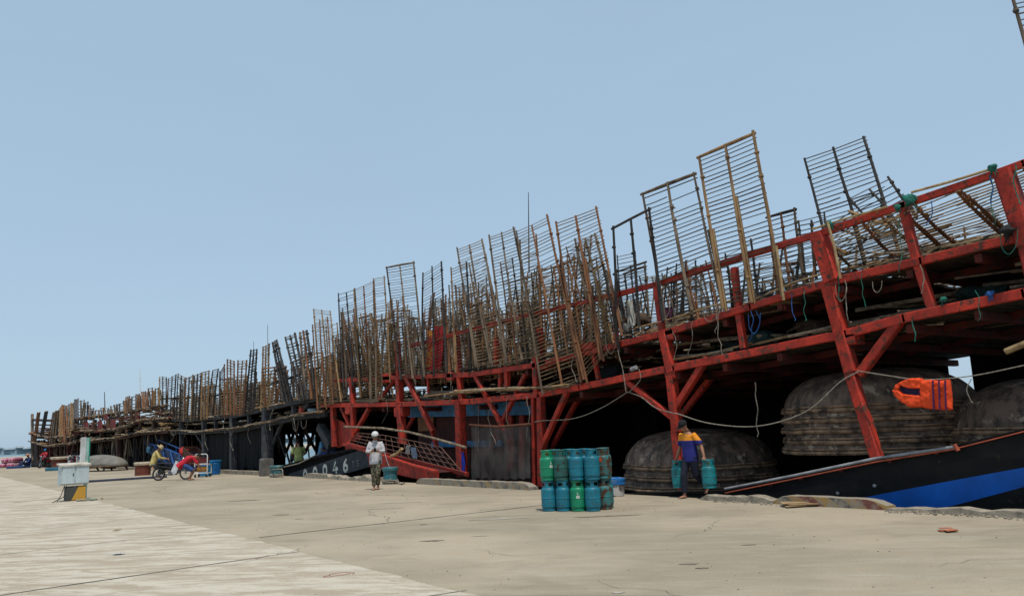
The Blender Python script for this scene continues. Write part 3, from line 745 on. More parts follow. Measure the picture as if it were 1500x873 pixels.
# ------------------------------------------------------------------ pole racks
def rack(TL, TR, BR, BL, label, group, poles=3, sp=.10, v0=0.0, v1=1.0, top=False, pm=0, rm=0, r=.03, rr=.010, ends=True, name='drying_rack', n=6, over=.05, simple=False):
    """a ladder-like rack: long poles with many thin rods lashed across"""
    TL, TR, BR, BL = V(TL), V(TR), V(BR), V(BL)
    base = (BL + BR) / 2
    t = thing(name, label, 'drying rack', base, 0, group)
    nrm = (TR - TL).cross(BL - TL).normalized()
    if nrm.y > 0: nrm = -nrm
    for i in range(poles):
        u = i / (poles - 1) if poles > 1 else .5
        a = TL.lerp(TR, u); c = BL.lerp(BR, u); ex = (a - c).normalized() * R.uniform(.0, .07)
        if poles == 3 and i == 1 and not top: ex = (a - c).normalized() * R.uniform(-.05, .06)
        bow = (TR - TL).normalized() * R.uniform(-.035, .035); k = 4; pts = []
        for j in range(k + 1):
            s_ = j / k; pts.append(c.lerp(a + ex, s_) + bow * math.sin(s_ * PI) + V((R.uniform(-.008, .008), R.uniform(-.008, .008), 0)) + nrm * .012)
        b = MB(); rs = r * R.uniform(.85, 1.15)
        b.tube(pts, [rs * lerp(1.15, .82, j / k) for j in range(k + 1)], n)
        # doubled, lashed lower half on many of the poles
        if not simple and R.random() < .6:
            f_ = R.uniform(.35, .7); sh = (TR - TL).normalized() * R.choice([-1, 1]) * rs * 1.5 - nrm * rs * .6
            b.tube([c - (a - c) * R.uniform(0, .03) + sh, c.lerp(a, f_ / 2) + sh * .9, c.lerp(a, f_) + sh * .8], rs * .85, n)
        if not simple:
            for s_ in (R.uniform(.1, .3), R.uniform(.45, .75), R.uniform(.8, .95)):
                p = c.lerp(a, s_) + nrm * .012; d = (a - c).normalized()
                b.tube([p - d * .03, p, p + d * .03], [rs * 1.25, rs * 1.6, rs * 1.25], n)
        b.build('pole', POLE[pm if R.random() < .75 else R.randrange(4)], t)
    if v1 > v0:
        H_ = ((TL - BL).length + (TR - BR).length) / 2; m_ = int(H_ * (v1 - v0) / sp); b = MB(); rr *= 1.1
        for i in range(m_ + 1):
            if R.random() < .035: continue
            s_ = 1 - (v0 + (v1 - v0) * i / max(1, m_)); s_ = min(.995, max(.01, s_ + R.uniform(-.12, .12) * sp / H_))
            a = BL.lerp(TL, s_); c = BR.lerp(TR, min(1, s_ + R.gauss(0, .10) * sp / H_)); d = (c - a).normalized()
            a = a - d * R.uniform(0, over); c = c + d * R.uniform(0, over)
            if R.random() < .05: c = a.lerp(c, R.uniform(.4, .8))
            sag = V((0, 0, R.uniform(-.018, .008)))
            b.tube([a - nrm * .02, a.lerp(c, .5) + sag - nrm * .02, c - nrm * .02], rr * R.uniform(.75, 1.25), 4, cap=False)
        b.build('rods', RODS[rm], t)
    if top:
        d = (TR - TL).normalized(); b = MB(); b.tube([TL - d * .08, TL.lerp(TR, .5) + V((0, 0, R.uniform(-.01, .02))), TR + d * .05], r * .95, n); b.build('top_bar', POLE[pm], t)
    return t
def prack(face, q, off, label, group, lean=0.0, **k):
    (a, c, e, g_) = q
    return rack(face.at(*a, off - lean), face.at(*c, off - lean), face.at(*e, off), face.at(*g_, off), label, group, **k)

def zz(x, y): return (450 + x / 3.118, 300 + y / 3.118)      # the middle stretch
ORD = ['first', 'second', 'third', 'fourth', 'fifth', 'sixth', 'seventh', 'eighth', 'ninth', 'tenth', 'eleventh', 'twelfth', 'thirteenth', 'fourteenth', 'fifteenth', 'sixteenth', 'seventeenth', 'eighteenth', 'nineteenth', 'twentieth', 'twenty-first', 'twenty-second', 'twenty-third', 'twenty-fourth', 'twenty-fifth', 'twenty-sixth', 'twenty-seventh', 'twenty-eighth', 'twenty-ninth', 'thirtieth', 'thirty-first', 'thirty-second', 'thirty-third', 'thirty-fourth', 'thirty-fifth', 'thirty-sixth', 'thirty-seventh', 'thirty-eighth', 'thirty-ninth', 'fortieth']
GA = 'drying racks standing along the red boat'
SPECIAL = [
    # TL, TR, BR, BL, off, opts, label
    (((1025, 230), (1104, 196), (1147, 434), (1060, 452)), -.05, dict(top=True, pm=1, rm=1, r=.036, rr=.011, v1=.97), 'tallest drying rack, tan with closed top, rising highest above the red rail'),
    (((942, 284), (1017, 255), (1057, 440), (975, 468)), -.05, dict(top=True, pm=0, rm=1, r=.034, rr=.011, v1=.9), 'second tallest closed-top drying rack, grey-brown, just left of the tallest one'),
    (((899, 334), (951, 307), (972, 470), (903, 486)), -.12, dict(top=True, pm=2, v1=0, r=.034), 'dark frame with top bar but no rods, left of two tallest racks'),
    (((1179, 232), (1265, 200), (1318, 372), (1222, 398)), 1.5, dict(pm=2, rm=1, r=.030, rr=.011), 'dark drying rack leaning left, alone against the sky toward the right'),
    (((1126, 318), (1164, 307), (1180, 420), (1140, 432)), 1.2, dict(top=True, pm=2, rm=1, r=.026, rr=.010), 'short closed-top drying rack just right of the tallest rack'),
    (((1170, 324), (1208, 315), (1216, 405), (1178, 415)), 1.7, dict(pm=0, rm=1, r=.026, rr=.010), 'short wide drying rack behind the rail left of the thick red post'),
    (((904, 398), (945, 384), (952, 478), (912, 490)), 1.3, dict(top=True, pm=2, rm=1, r=.026, rr=.010), 'small dark closed-top drying rack seen through the frame without rods'),
    (((815, 326), (874, 305), (911, 492), (852, 560)), -.10, dict(pm=3, rm=0, r=.036, rr=.011), 'brown three-pole drying rack reaching down to the lower rail at mid boat'),
    (((757, 338), (802, 317), (856, 556), (795, 578)), -.12, dict(pm=3, rm=0, r=.034, rr=.011), 'brown drying rack leaning left, feet hanging below the upper red rail'),
    (((717, 347), (753, 334), (790, 522), (742, 532)), -.08, dict(pm=0, rm=0, r=.034, rr=.011), 'grey-brown drying rack, middle of the three tall racks at mid boat'),
    (((670, 365), (706, 351), (742, 528), (698, 538)), -.08, dict(pm=0, rm=0, r=.036, rr=.011), 'grey-brown three-pole drying rack, leftmost of the three tall racks at mid boat'),
    (((661, 394), (684, 384), (690, 540), (668, 546)), -.04, dict(poles=2, pm=2, rm=1, r=.034), 'narrow dark drying rack just right of the red cloth'),
    (((620, 401), (647, 383), (654, 546), (619, 556)), -.06, dict(poles=3, pm=2, rm=1, r=.034, rr=.010), 'dark-poled drying rack with a slanting top in front of the red cloth'),
    (((567, 392), (606, 385), (622, 552), (588, 556)), -.08, dict(top=True, pm=0, rm=1, r=.034, rr=.010, v1=1), 'closed-top drying rack standing above its neighbours over the left part of the red boat'),
    (((547, 408), (563, 405), (572, 560), (552, 562)), -.02, dict(poles=2, pm=1, rm=0, r=.034), 'narrow two-pole drying rack directly left of the closed-top one'),
    (((519, 424), (548, 411), (556, 574), (528, 582)), -.10, dict(pm=3, rm=0, r=.034), 'rust-brown drying rack third from the left end of the red boat'),
    (((496, 431), (520, 424), (530, 562), (504, 566)), -.04, dict(pm=2, rm=1, r=.034), 'dark drying rack second from the left end of the red boat'),
    (((460, 453), (484, 456), (500, 588), (470, 592)), -.10, dict(pm=1, rm=0, r=.034), 'tan drying rack at the left corner of the red boat'),
    (((458, 476), (480, 464), (488, 592), (466, 600)), -.25, dict(pm=3, rm=0, r=.032), 'low rust-brown drying rack hung outside the left corner of the red boat'),
    (((478, 478), (494, 474), (502, 584), (484, 588)), .5, dict(pm=1, rm=0, r=.03, poles=2), 'low narrow drying rack tucked behind the left corner racks'),
    (((503, 458), (535, 448), (545, 592), (520, 596)), .4, dict(pm=3, rm=0, r=.03), 'low brown drying rack behind the second and third racks of the red boat'),
    (((540, 470), (560, 460), (560, 585), (543, 590)), -.2, dict(pm=0, rm=0, r=.03), 'short drying rack hung low outside the rust-brown one'),
    (((688, 388), (712, 374), (735, 525), (712, 532)), .5, dict(pm=1, rm=0, r=.03, poles=2), 'shorter two-pole drying rack behind the leftmost of the three tall mid-boat racks'),
    (((762, 352), (786, 345), (795, 515), (770, 525)), .4, dict(pm=0, rm=0, r=.03, poles=2), 'narrow drying rack crowded behind the brown racks at mid boat'),
    (((843, 352), (872, 343), (907, 470), (868, 480)), .3, dict(pm=0, rm=0, r=.034, poles=3), 'shorter drying rack close behind the brown rack at mid boat'),
    (((1483, -3), (1560, -20), (1640, 190), (1545, 215)), .4, dict(pm=0, rm=1, r=.034, rr=.011), 'drying rack cut off by the top right corner of the view'),
]
for q, off, k, lab in SPECIAL: prack(FA, q, off, lab, GA, lean=.12, **k)

# racks laid slanting outward against the top rail, feet inboard
LAB = ['first', 'second', 'third', 'fourth']
sl = [(((1200, 340), (1285, 312), (1345, 370), (1255, 398)), 'leftmost rack laid slanting against the top rail, right of the thick red post'),
      (((1262, 324), (1340, 300), (1404, 360), (1318, 384)), 'slanting rack under the green net knot on the top rail'),
      (((1325, 312), (1402, 281), (1467, 342), (1380, 362)), 'slanting rack under the long bamboo bar on the top rail at right'),
      (((1408, 280), (1500, 246), (1560, 300), (1474, 336)), 'slanting rack nearest the right edge, passing behind the wide leaning red post')]
for q, lab in sl:
    a, c, e, g_ = q
    rack(FA.at(*a, -.02), FA.at(*c, -.02), FA.at(*e, 1.7), FA.at(*g_, 1.7), lab, 'racks slanting against the top rail', poles=2, pm=3, rm=0, r=.035, rr=.012, sp=.10, over=.3)
for q, off, lab in [(((1296, 262), (1330, 300), (1420, 300), (1400, 262)), 1.4, '')]: pass
for (q, off, lab) in [(((1245, 290), (1303, 262), (1345, 318), (1290, 350)), .9, 'dark low rack tilted beside the tall leaning rack, sticking up over the top rail'),
                      (((1185, 350), (1245, 310), (1300, 330), (1240, 372)), .7, 'short tilted rack whose rods cross the feet of the tall leaning rack')]:
    prack(FA, q, off, lab, None, poles=3, pm=2, rm=1, r=.03, rr=.010)

# long bamboo bars lashed to the top rail
def bar(name, f, pl, off, r, mt, label, cat):
    b = MB(); b.tube([f.at(x, y, off) for x, y in pl], r, 8); return tag(b.build(name, mt), label, cat)
bar('bamboo_pole', FA, [(1335, 282), (1390, 267), (1452, 248)], -.08, .024, BAMBOO, 'long bamboo pole lashed along the top rail between the green knot and the wide post', 'pole')
bar('bamboo_pole', FA, [(1190, 336), (1240, 320), (1300, 303)], -.08, .022, BAMBOO, 'bamboo pole lashed along the top rail left of the green knot', 'pole')
bar('bamboo_pole', FA, [(1212, 325), (1222, 360), (1231, 408)], -.16, .026, BAMBOO, 'pale bamboo pole standing against the thick red post', 'pole')
bar('bamboo_pole', FA, [(1137, 360), (1143, 400), (1148, 440)], -.14, .028, BAMBOO, 'pale pole end standing at the right foot of the tallest rack', 'pole')
bar('bamboo_pole', FA, [(1473, 515), (1500, 504), (1540, 490)], -.3, .05, BAMBOO, 'thick pale bamboo butt jutting in at the right edge above the orange vest', 'pole')
bar('bamboo_pole', FA, [(535, 545), (620, 482), (700, 466), (785, 452)], .3, .022, POLE[0], 'long curved pole slung level behind the left racks of the red boat', 'pole')
bar('bamboo_pole', FA, [(900, 488), (980, 468), (1070, 440)], .4, .02, BAMBOO, 'bamboo rail behind the two tallest racks', 'pole')
bar('bamboo_pole', FA, [(1085, 448), (1160, 415), (1215, 398)], .5, .02, BAMBOO, 'bamboo rail behind the upper rail left of the thick post', 'pole')

# crowded inner rows: generic racks behind the front ones
def inner(face, x0, x1, topf, basef, offs, step, label, group, hmin=.55, hmax=.95, sp=.115, r=.028, rr=.0105, pms=(0, 1, 2, 3), simple=False, wid=(.7, 1.3)):
    for off in offs:
        p0 = face.at(x0, 600, 0); p1 = face.at(x1, 600, 0); L_ = (p1 - p0).length; t = R.uniform(0, step)
        while t < L_:
            q = p0 + face.t * t * (1 if (p1 - p0).dot(face.t) > 0 else -1)
            # recover px of the face point to read the outline there
            d = q - CAM; zc = d.dot(FWD); px = CX + F * d.dot(RIGHT) / zc
            zb = face.at(px, basef(px)).z; zt = face.at(px, topf(px)).z
            h = (zt - zb) * R.uniform(hmin, hmax); wd = R.uniform(*wid)
            la = R.gauss(0, .12) * h; lb = R.gauss(0, .10) * h
            o = face.n * (off + R.uniform(-.3, .3)); yaw = R.gauss(0, .25)
            tv = (face.t * math.cos(yaw) + face.n * math.sin(yaw)) * (wd / 2)
            BL = V((q.x, q.y, zb + .05)) + o - tv; BR = V((q.x, q.y, zb + .05)) + o + tv
            up_ = V((0, 0, h)) - face.t * la * 1 + face.n * lb
            rack(BL + up_, BR + up_ + V((0, 0, R.uniform(-.1, .1))), BR, BL, label, group, poles=R.choice([2, 3, 3]), pm=R.choice(pms), rm=R.randrange(2), sp=sp, r=r, rr=rr, n=5, simple=simple, top=R.random() < .2)
            t += step * R.uniform(.6, 1.4)
topA = lambda x: interp([(465, 455), (560, 405), (700, 365), (870, 310), (950, 330), (1100, 280), (1220, 260), (1500, 205), (1640, 150)], x)
midA = lambda x: interp(MID, x)
inner(FA, 472, 900, topA, midA, (.8, 1.7, 2.8, 4.2, 5.8, 7.2), 1.1, 'weathered pole rack crowded among others on the inner rows of the red boat', 'racks in the inner rows of the red boat', .42, .86)
inner(FA, 472, 905, lambda x: topA(x) + 6, lambda x: midA(x) + 12, (.35, .6), .85, 'brown pole rack standing close behind the front row of the red boat', 'racks close behind the front row of the red boat', .5, .9, pms=(0, 1, 3), wid=(.6, 1.0))
inner(FA, 905, 1150, topA, midA, (1.2, 2.4, 3.8, 5.6, 7.2), 1.1, 'pole rack standing inboard behind the tallest racks of the red boat', 'racks inboard of the tallest racks', .38, .68)
inner(FA, 1150, 1560, topA, midA, (2.4, 4.2, 6.2), 1.3, 'low pole rack behind the slanting racks at the right of the red boat', 'low racks behind the slanting racks', .3, .5)
# racks stacked flat on the upper platform near the bow and below it
def flat_stack(face, pxs, basef, off, n, label, group, wid=1.1, ln=2.6, dz=.1):
    for i in range(n):
        px = R.uniform(*pxs); p = face.at(px, basef(px)) + face.n * (off + R.uniform(-.5, .8)) + V((0, 0, dz + .055 * i))
        a = R.gauss(0, .12); u = (face.t * math.cos(a) + face.n * math.sin(a)) * ln / 2; v_ = face.n * wid / 2 + V((0, 0, R.uniform(-.06, .10)))
        rack(p - u + v_, p + u + v_, p + u - v_, p - u - v_, label, group, poles=3, pm=R.randrange(4), rm=0, sp=.11, r=.022, rr=.011, n=5, simple=True)
def flat2(face, pxs, basef, off, n, label, group, z0=.1):
    # racks lying down with the rods along the boat
    for i in range(n):
        px = R.uniform(*pxs); p = face.at(px, basef(px)) + face.n * (off + R.uniform(-.4, .8)) + V((0, 0, z0 + .06 * i))
        u = face.t * R.uniform(.9, 1.3) / 2 * 2; v_ = face.n * R.uniform(.8, 1.3) + V((0, 0, R.uniform(.05, .35))); sh = face.t * R.uniform(-.4, .1)
        rack(p - u + v_ + sh, p + u + v_ + sh, p + u - v_ * .6, p - u - v_ * .6, label, group, poles=3, pm=R.choice([0, 1, 3]), rm=0, sp=.10, r=.022, rr=.011, n=5, simple=True)
flat2(FA, (1210, 1330), midA, 1.6, 9, 'pole rack lying in the pile behind the slanting racks, near the thick post', 'racks piled flat near the thick post')
flat2(FA, (1340, 1500), midA, 1.9, 8, 'pole rack lying in the pile behind the slanting racks, toward the right edge', 'racks piled flat toward the right edge')
flat2(FA, (1270, 1480), lambda x: interp(LOW, x), 3.0, 5, 'pole rack stored flat on the lower platform at the right', 'racks stored flat on the lower platform')
flat2(FA, (960, 1130), midA, 1.2, 5, 'pole rack lying flat behind the feet of the tallest racks', 'racks lying flat behind the tallest racks')
# ------------------------------------------------------------------ the dark boat (00046 TS)
B = Boat('fishing_boat', 'dark timber fishing boat carrying the white number 00046 TS on its low black bow', FB, 7, DARKW, BLACKW, (400, 700))
BLOW = [(160, 640), (180, 640), (228, 632), (284, 634), (347, 630), (394, 621), (440, 611), (478, 606)]
BMID = [(160, 612), (225, 614), (278, 616), (347, 609), (388, 600), (430, 590), (470, 584)]
BTOP = [(232, 585), (240, 584), (290, 582), (350, 575), (400, 562), (470, 538)]
B.rail('lower_rail', BLOW, .14, .22); B.rail('upper_rail', BMID, .14, .2); B.rail('top_rail', BTOP, .1, .12, .4)
far_rail(B, 'upper_rail', BMID, .1, .2, DARKW)
B.deck('lower_platform', BLOW, .06, 7, BLACKW, .06, -.03, .03, .4); B.deck('upper_platform', BMID, .06, 7, BLACKW, .06, -.03, .06, .4)
B.walkway('bamboo_walkway', BLOW, -.25, .5, 16, DRIFT, .06, .026, 1.3)
B.walkway('bamboo_walkway', [(180, 626), (347, 619), (400, 606)], .2, 1.5, 5, DRIFT, .0, .035, 1.2)
B.walkway('edge_poles', BMID, -.1, .4, 3, DRIFT, .1, .035)
GREYP = mat('grey_post', (0.075, 0.075, 0.078), 0.85, (0.03, 0.03, 0.032), 3, rand=.1)
for a, c, w_ in [((392, 598), (392, 712), .5), ((342, 612), (342, 692), .38), ((299, 616), (301, 690), .3), ((266, 616), (266, 690), .26), ((232, 612), (232, 690), .26), ((470, 585), (470, 612), .3), ((430, 588), (431, 612), .2),
                 ((200, 614), (201, 690), .22), ((316, 614), (317, 632), .2), ((365, 606), (366, 626), .2)]:
    B.member('post', a, c, w_, .1, mt=GREYP)
for a, c, w_ in [((270, 648), (265, 640), .2), ((272, 665), (265, 634), .22), ((398, 655), (412, 622), .15), ((470, 625), (486, 655), .38), ((424, 606), (410, 625), .15), ((455, 590), (440, 606), .25), ((300, 655), (285, 632), .15)]:
    B.member('brace', a, c, w_, .3, mt=GREYP)
wall(B, 'bulkhead', 165, 418, -1.5, 3.0, 3.4, BLACKW, .5, -.02)
wall(B, 'bulkhead', 418, 462, 1.9, 3.0, 3.4, BLACKW, .5, -.02)
# lattice window, daylight behind
for a, c in [((419, 663), (432, 630)), ((433, 664), (447, 630)), ((447, 663), (462, 630)), ((432, 663), (420, 630)), ((448, 663), (432, 632)), ((463, 660), (447, 632)), ((418, 629), (466, 629))]:
    B.member('lattice_bar', a, c, .13, 2.6, mt=BLACKW)
B.member('lattice_bar', (441, 628), (441, 664), .2, 2.6, mt=BLACKW)
wall(B, 'bulkhead', 172, 470, 3.1, 3.9, 4.5, BLACKW, .5, -.02, skip=.15)
wall(B, 'bulkhead', 462, 540, -1.5, 3.0, 3.4, BLACKW, .5, -.02)
clutter(B, 'stored_poles', BLOW, .3, 5, 90, [DARKW, POLE[0], DRIFT], .05, .04, 2.6, .6)
clutter(B, 'stored_poles', BMID, .3, 6, 90, [DARKW, POLE[1], DRIFT], .05, .03, 2.4, .6)
# rough sticks and struts standing under the lower platform
def uprights(B, px0, px1, ytop, ybot, o0, o1, n, mts, r):
    for mt in mts:
        b = MB()
        for _ in range(n):
            px = R.uniform(px0, px1); o = R.uniform(o0, o1); a = B.f.at(px, ytop(px), 0) + B.f.n * o; c = B.f.at(px, ybot, 0) + B.f.n * (o + R.uniform(-.3, .3)) + B.f.t * R.gauss(0, .7)
            f_ = R.uniform(.3, 1); c = a.lerp(c, f_); b.tube([a, a.lerp(c, .5) + B.f.t * R.uniform(-.08, .08), c], r * R.uniform(.5, 1.4), 5)
        b.build('stored_sticks', mt, B.root)['kind'] = 'stuff'
uprights(B, 170, 415, lambda x: interp(BLOW, x), 690, .3, 2.8, 34, [DARKW, POLE[2], BROWNW], .04)
# net curtain hanging from the lower platform (dark)
DN = mat('dark_net_sheet', (.013, .013, .013), 1, (.006, .006, .006), 30, bump=.5)
def curtain(Bt, name, px0, px1, topy, boty, off, mt, n=60, amp=.05):
    b = MB(); k = 8
    for i in range(n + 1):
        t = i / n; px = lerp(px0, px1, t); a = Bt.f.at(px, topy(px), off); c = Bt.f.at(px, boty(px), off)
        for j in range(k + 1):
            s_ = j / k; p = a.lerp(c, s_) + Bt.f.n * (amp * noise.noise(V((i * .35, s_ * 1.2, px0 * .1))) * (1 + s_)); b.v.append(p)
    for i in range(n):
        for j in range(k): o = i * (k + 1) + j; b.face([o, o + k + 1, o + k + 2, o + 1])
    return b.build(name, mt, Bt.root, smooth=True)
curtain(B, 'net_curtain', 297, 340, lambda x: interp(BLOW, x) + 4, lambda x: 686 + 2 * math.sin(x), .25, DN)
curtain(B, 'net_curtain', 344, 387, lambda x: interp(BLOW, x) + 3, lambda x: 687 + 3 * math.sin(x * .8), .25, DN)
# hull and the low bow
HB = [(160, 684), (300, 692), (380, 692), (425, 680), (470, 668), (510, 660), (538, 655), (548, 654)]
def hullside(Bt, pl, o0, z1, name, mt, inward=.5):
    b = MB(); pts = [Bt.at(x, y, o0) for x, y in pl]
    for u, v_ in zip(pts, pts[1:]):
        b.poly([u, v_, V((v_.x, v_.y + inward, z1)), V((u.x, u.y + inward, z1))])
        b.beam(u, v_, .12, .1)
    return b.build(name, mt, Bt.root)
hullside(B, HB, -.05, -2.0, 'hull_side', BLACKW, .4)
b = MB(); pts = [B.at(x, y, -.05) for x, y in HB]; tip = pts[-1]; b2 = []
for i, p in enumerate(pts):
    t = i / (len(pts) - 1); b2.append(V((p.x, p.y + lerp(6, .25, max(0, (t - .3) / .7) ** 1.6), p.z)))
for u, v_, e, g_ in zip(pts, pts[1:], b2, b2[1:]): b.poly([u - V((0, 0, .15)), v_ - V((0, 0, .15)), g_ - V((0, 0, .15)), e - V((0, 0, .15))])
b.build('fore_deck', BLACKW, B.root)
# number board following the rising sheer
NB = mat('number_board_black', (0.028, 0.034, 0.045), 0.7, (0.014, 0.016, 0.02), 3, rand=.02)
NW = mat('painted_numerals', (0.52, 0.53, 0.48), 0.7, (0.26, 0.26, 0.22), 9, lo=.45, hi=.7, rand=.02)
p0, p1 = B.at(424, 706, -.12), B.at(545, 668, -.12)
d = (p1 - p0).normalized(); up_ = V((-d.z, 0, d.x)) if d.x > 0 else V((d.z, 0, -d.x))
up_ = (V((0, 0, 1)) - d * d.z).normalized()
b = MB(); b.beam(p0, p1, .05, .74, hint=up_); nb = b.build('number_board', NB, B.root)
nN = d.cross(up_).normalized(); nN = nN if nN.y < 0 else -nN
def stroke(b, pts, w_, o, hgt):
    """flat painted stroke in the plane of the board"""
    P = [o + d * (x * hgt * 1.5) + up_ * (y * hgt) for x, y in pts]; A_ = []; B2 = []
    for i, p_ in enumerate(P):
        t_ = (P[min(i + 1, len(P) - 1)] - P[max(i - 1, 0)]).normalized(); s_ = t_.cross(nN).normalized() * (w_ * hgt / 2); A_.append(p_ + s_); B2.append(p_ - s_)
    for i in range(len(P) - 1): b.poly([A_[i], A_[i + 1], B2[i + 1], B2[i]])
def ell(cx, cy, rx, ry, a0=0, a1=360, n=22): return [(cx + rx * math.cos(rad(lerp(a0, a1, i / n))), cy + ry * math.sin(rad(lerp(a0, a1, i / n)))) for i in range(n + 1)]
GL = {'0': [ell(0, 0, .24, .40)], '4': [[(.10, .5), (-.30, -.14), (.34, -.14)], [(.12, .10), (.12, -.5)]],
      '6': [[(.20, .47), (-.02, .34), (-.18, .12), (-.24, -.14)], ell(0, -.20, .22, .24)],
      'T': [[(-.3, .42), (.3, .42)], [(0, .42), (0, -.42)]], 'S': [[(.26, .30), (.12, .42), (-.12, .42), (-.24, .26), (-.16, .08), (.16, -.06), (.25, -.24), (.12, -.40), (-.12, -.42), (-.27, -.28)]]}
for ch, px, py, sz, w_ in [('0', 447, 695.5, .50, .27), ('0', 461.5, 692, .50, .27), ('0', 476, 688.5, .50, .27), ('4', 491, 685, .50, .25), ('6', 506, 681.5, .50, .25), ('T', 517.5, 679.5, .24, .14), ('S', 524, 678, .24, .14)]:
    b = MB()
    for k_, st_ in enumerate(GL[ch]): stroke(b, st_, w_, B.at(px, py, -.155) + nN * (.003 * k_), sz)
    b.build('numeral' if ch.isdigit() else 'letter', NW if ch.isdigit() else mat('faint_lettering', (.22, .23, .22), .8, (.10, .10, .10), 9), nb)

# red keg and blue tub on the platform
b = MB(); p = B.at(443, 611, .2); b.lathe([(.15, 0), (.17, .05), (.17, .38), (.12, .45), (.06, .47)], p, 14); tag(b.build('keg', mat('keg_red', (.5, .06, .03), .5)), 'small red keg standing on the edge of the dark boat platform', 'keg')
b = MB(); p = B.at(459, 609, .25); b.lathe([(.22, 0), (.26, .3), (.28, .32), (.24, .33)], p, 14); tag(b.build('tub', mat('tub_pale', (.3, .42, .5), .6)), 'pale blue plastic tub beside the red keg on the dark boat', 'tub')

def z2(x, y): return (180 + x / 3.357, 460 + y / 3.357)
BR_ = [((180, 310), (215, 310), (212, 515), (182, 518)), ((225, 316), (262, 297), (250, 520), (215, 520)), ((272, 295), (305, 312), (300, 525), (262, 522)), ((312, 314), (345, 300), (335, 525), (300, 527)),
       ((352, 302), (385, 290), (372, 520), (340, 524)), ((390, 286), (425, 279), (412, 515), (385, 518)), ((443, 276), (470, 270), (440, 515), (415, 515)), ((478, 285), (500, 246), (500, 505), (475, 510)),
       ((515, 224), (548, 234), (548, 500), (515, 505)), ((568, 232), (610, 228), (590, 495), (560, 498)), ((630, 180), (660, 172), (640, 480), (600, 490)), ((690, 162), (720, 146), (715, 468), (680, 475)),
       ((738, 142), (757, 127), (835, 432), (795, 442)), ((800, 114), (848, 98), (912, 420), (875, 430)), ((872, 92), (905, 80), (955, 412), (905, 422))]
for i, q in enumerate(BR_):
    q = [z2(*p) for p in q]
    last = i >= 12
    lab = '%s drying rack from the left in the front row of the dark timber boat' % ORD[i] if not last else ['first', 'second', 'third'][i - 12] + ' of three widely spaced dark racks at the right end of the dark boat'
    prack(FB, q, -.1 + R.uniform(-.1, .1), lab, 'drying racks in the front row of the dark boat', lean=.1, poles=2 if i in (6, 7) else 3, pm=2 if last else R.choice([0, 1, 2, 3, 3]), rm=1 if last else R.randrange(2), sp=.145, r=.045 if not last else .06, rr=.022, n=5)
topB = lambda x: interp([(165, 560), (233, 551), (350, 538), (400, 505), (470, 480)], x)
inner(FB, 236, 475, topB, lambda x: interp(BMID, x), (.35, 1.2, 2.4, 4.0), 1.7, 'pole rack crowded in the inner rows of the dark timber boat', 'racks in the inner rows of the dark boat', .45, .85, .15, .042, .021, (0, 1, 2, 3), False, (.9, 1.7))

# ------------------------------------------------------------------ two farther boats
C_ = Boat('fishing_boat', 'weathered brown fishing boat with faded red panels, behind the upturned hull', FC, 6, BROWNW, BLACKW, (170, 690))
def z1(x, y): return (x / 4.286, 560 + y / 4.286)
CL2 = [z1(*p) for p in [(430, 357), (560, 375), (750, 352), (880, 322), (1000, 312), (1060, 310)]]
CL1 = [z1(*p) for p in [(450, 295), (560, 312), (750, 300), (880, 245), (990, 235), (1060, 232)]]
CTP = [z1(*p) for p in [(470, 235), (640, 212), (800, 185), (980, 162), (1040, 150)]]
FAR_DRIFT = mat('far_bamboo', (0.33, 0.25, 0.17), 0.9, (0.13, 0.09, 0.065), 3, rand=.1)
for nm, pl, o_ in (('lower_rail', CL2, 0), ('upper_rail', CL1, 0), ('top_rail', CTP, .2)): C_.rail(nm, pl, .16, .22, o_)
C_.deck('lower_platform', CL2, .1, 6, BLACKW, .08, -.05, 0, .6); C_.deck('upper_platform', CL1, .1, 6, BLACKW, .08, -.05, .05, .6)
C_.walkway('bamboo_walkway', CL2, -.3, .3, 13, FAR_DRIFT, .05, .04, 1.4); C_.walkway('bamboo_walkway', CL1, -.3, .4, 10, FAR_DRIFT, .05, .035, 1.4); C_.walkway('edge_poles', CTP, -.1, .5, 7, FAR_DRIFT, .05, .03, 1.5)
wall(C_, 'bulkhead', 104, 238, -1.8, 3.6, 1.2, BLACKW, .6, .02)
HB2 = [(100, 686), (150, 684), (240, 688)]
hullside(C_, HB2, .1, -2.0, 'hull_side', BLACKW)
REDP = mat('faded_red_panel', (0.20, 0.03, 0.03), .85, (.10, .03, .025), 2); 
for x0, y0, x1, y1 in [(525, 245, 545, 295), (612, 242, 634, 302), (693, 232, 718, 290), (572, 250, 588, 295), (845, 190, 868, 250), (655, 200, 670, 240)]:
    b = MB(); a = C_.at(*z1(x0, y0), -.1); c = C_.at(*z1(x1, y0), -.1); e = C_.at(*z1(x1, y1), -.1); g_ = C_.at(*z1(x0, y1), -.1); b.prism([a, c, e, g_], FC.n * .1); b.build('panel', REDP, C_.root)
for x, y0, y1 in [(432, 330, 520), (745, 350, 520), (885, 250, 315), (970, 240, 312), (540, 300, 372), (640, 305, 370), (800, 290, 345), (595, 235, 300), (680, 228, 300), (760, 215, 292), (830, 190, 262), (865, 180, 245)]:
    C_.member('post', z1(x, y0), z1(x, y1), .3, .0, mt=BROWNW if x != 432 else REDD)
clutter(C_, 'stored_poles', CL1, -.1, 1.5, 80, [FAR_DRIFT, POLE[0], REDP], .05, .055, 2.6, .9)
clutter(C_, 'stored_poles', CL2, -.1, 1.0, 80, [FAR_DRIFT, DARKW, POLE[1]], .05, .05, 2.6, .9)
FG = dict(sp=.24, r=.058, rr=.026)
topC = [z1(*p) for p in [(430, 140), (470, 110), (545, 125), (570, 165), (640, 170), (700, 148), (790, 100), (870, 72), (935, 45), (985, 40), (1010, 60)]]
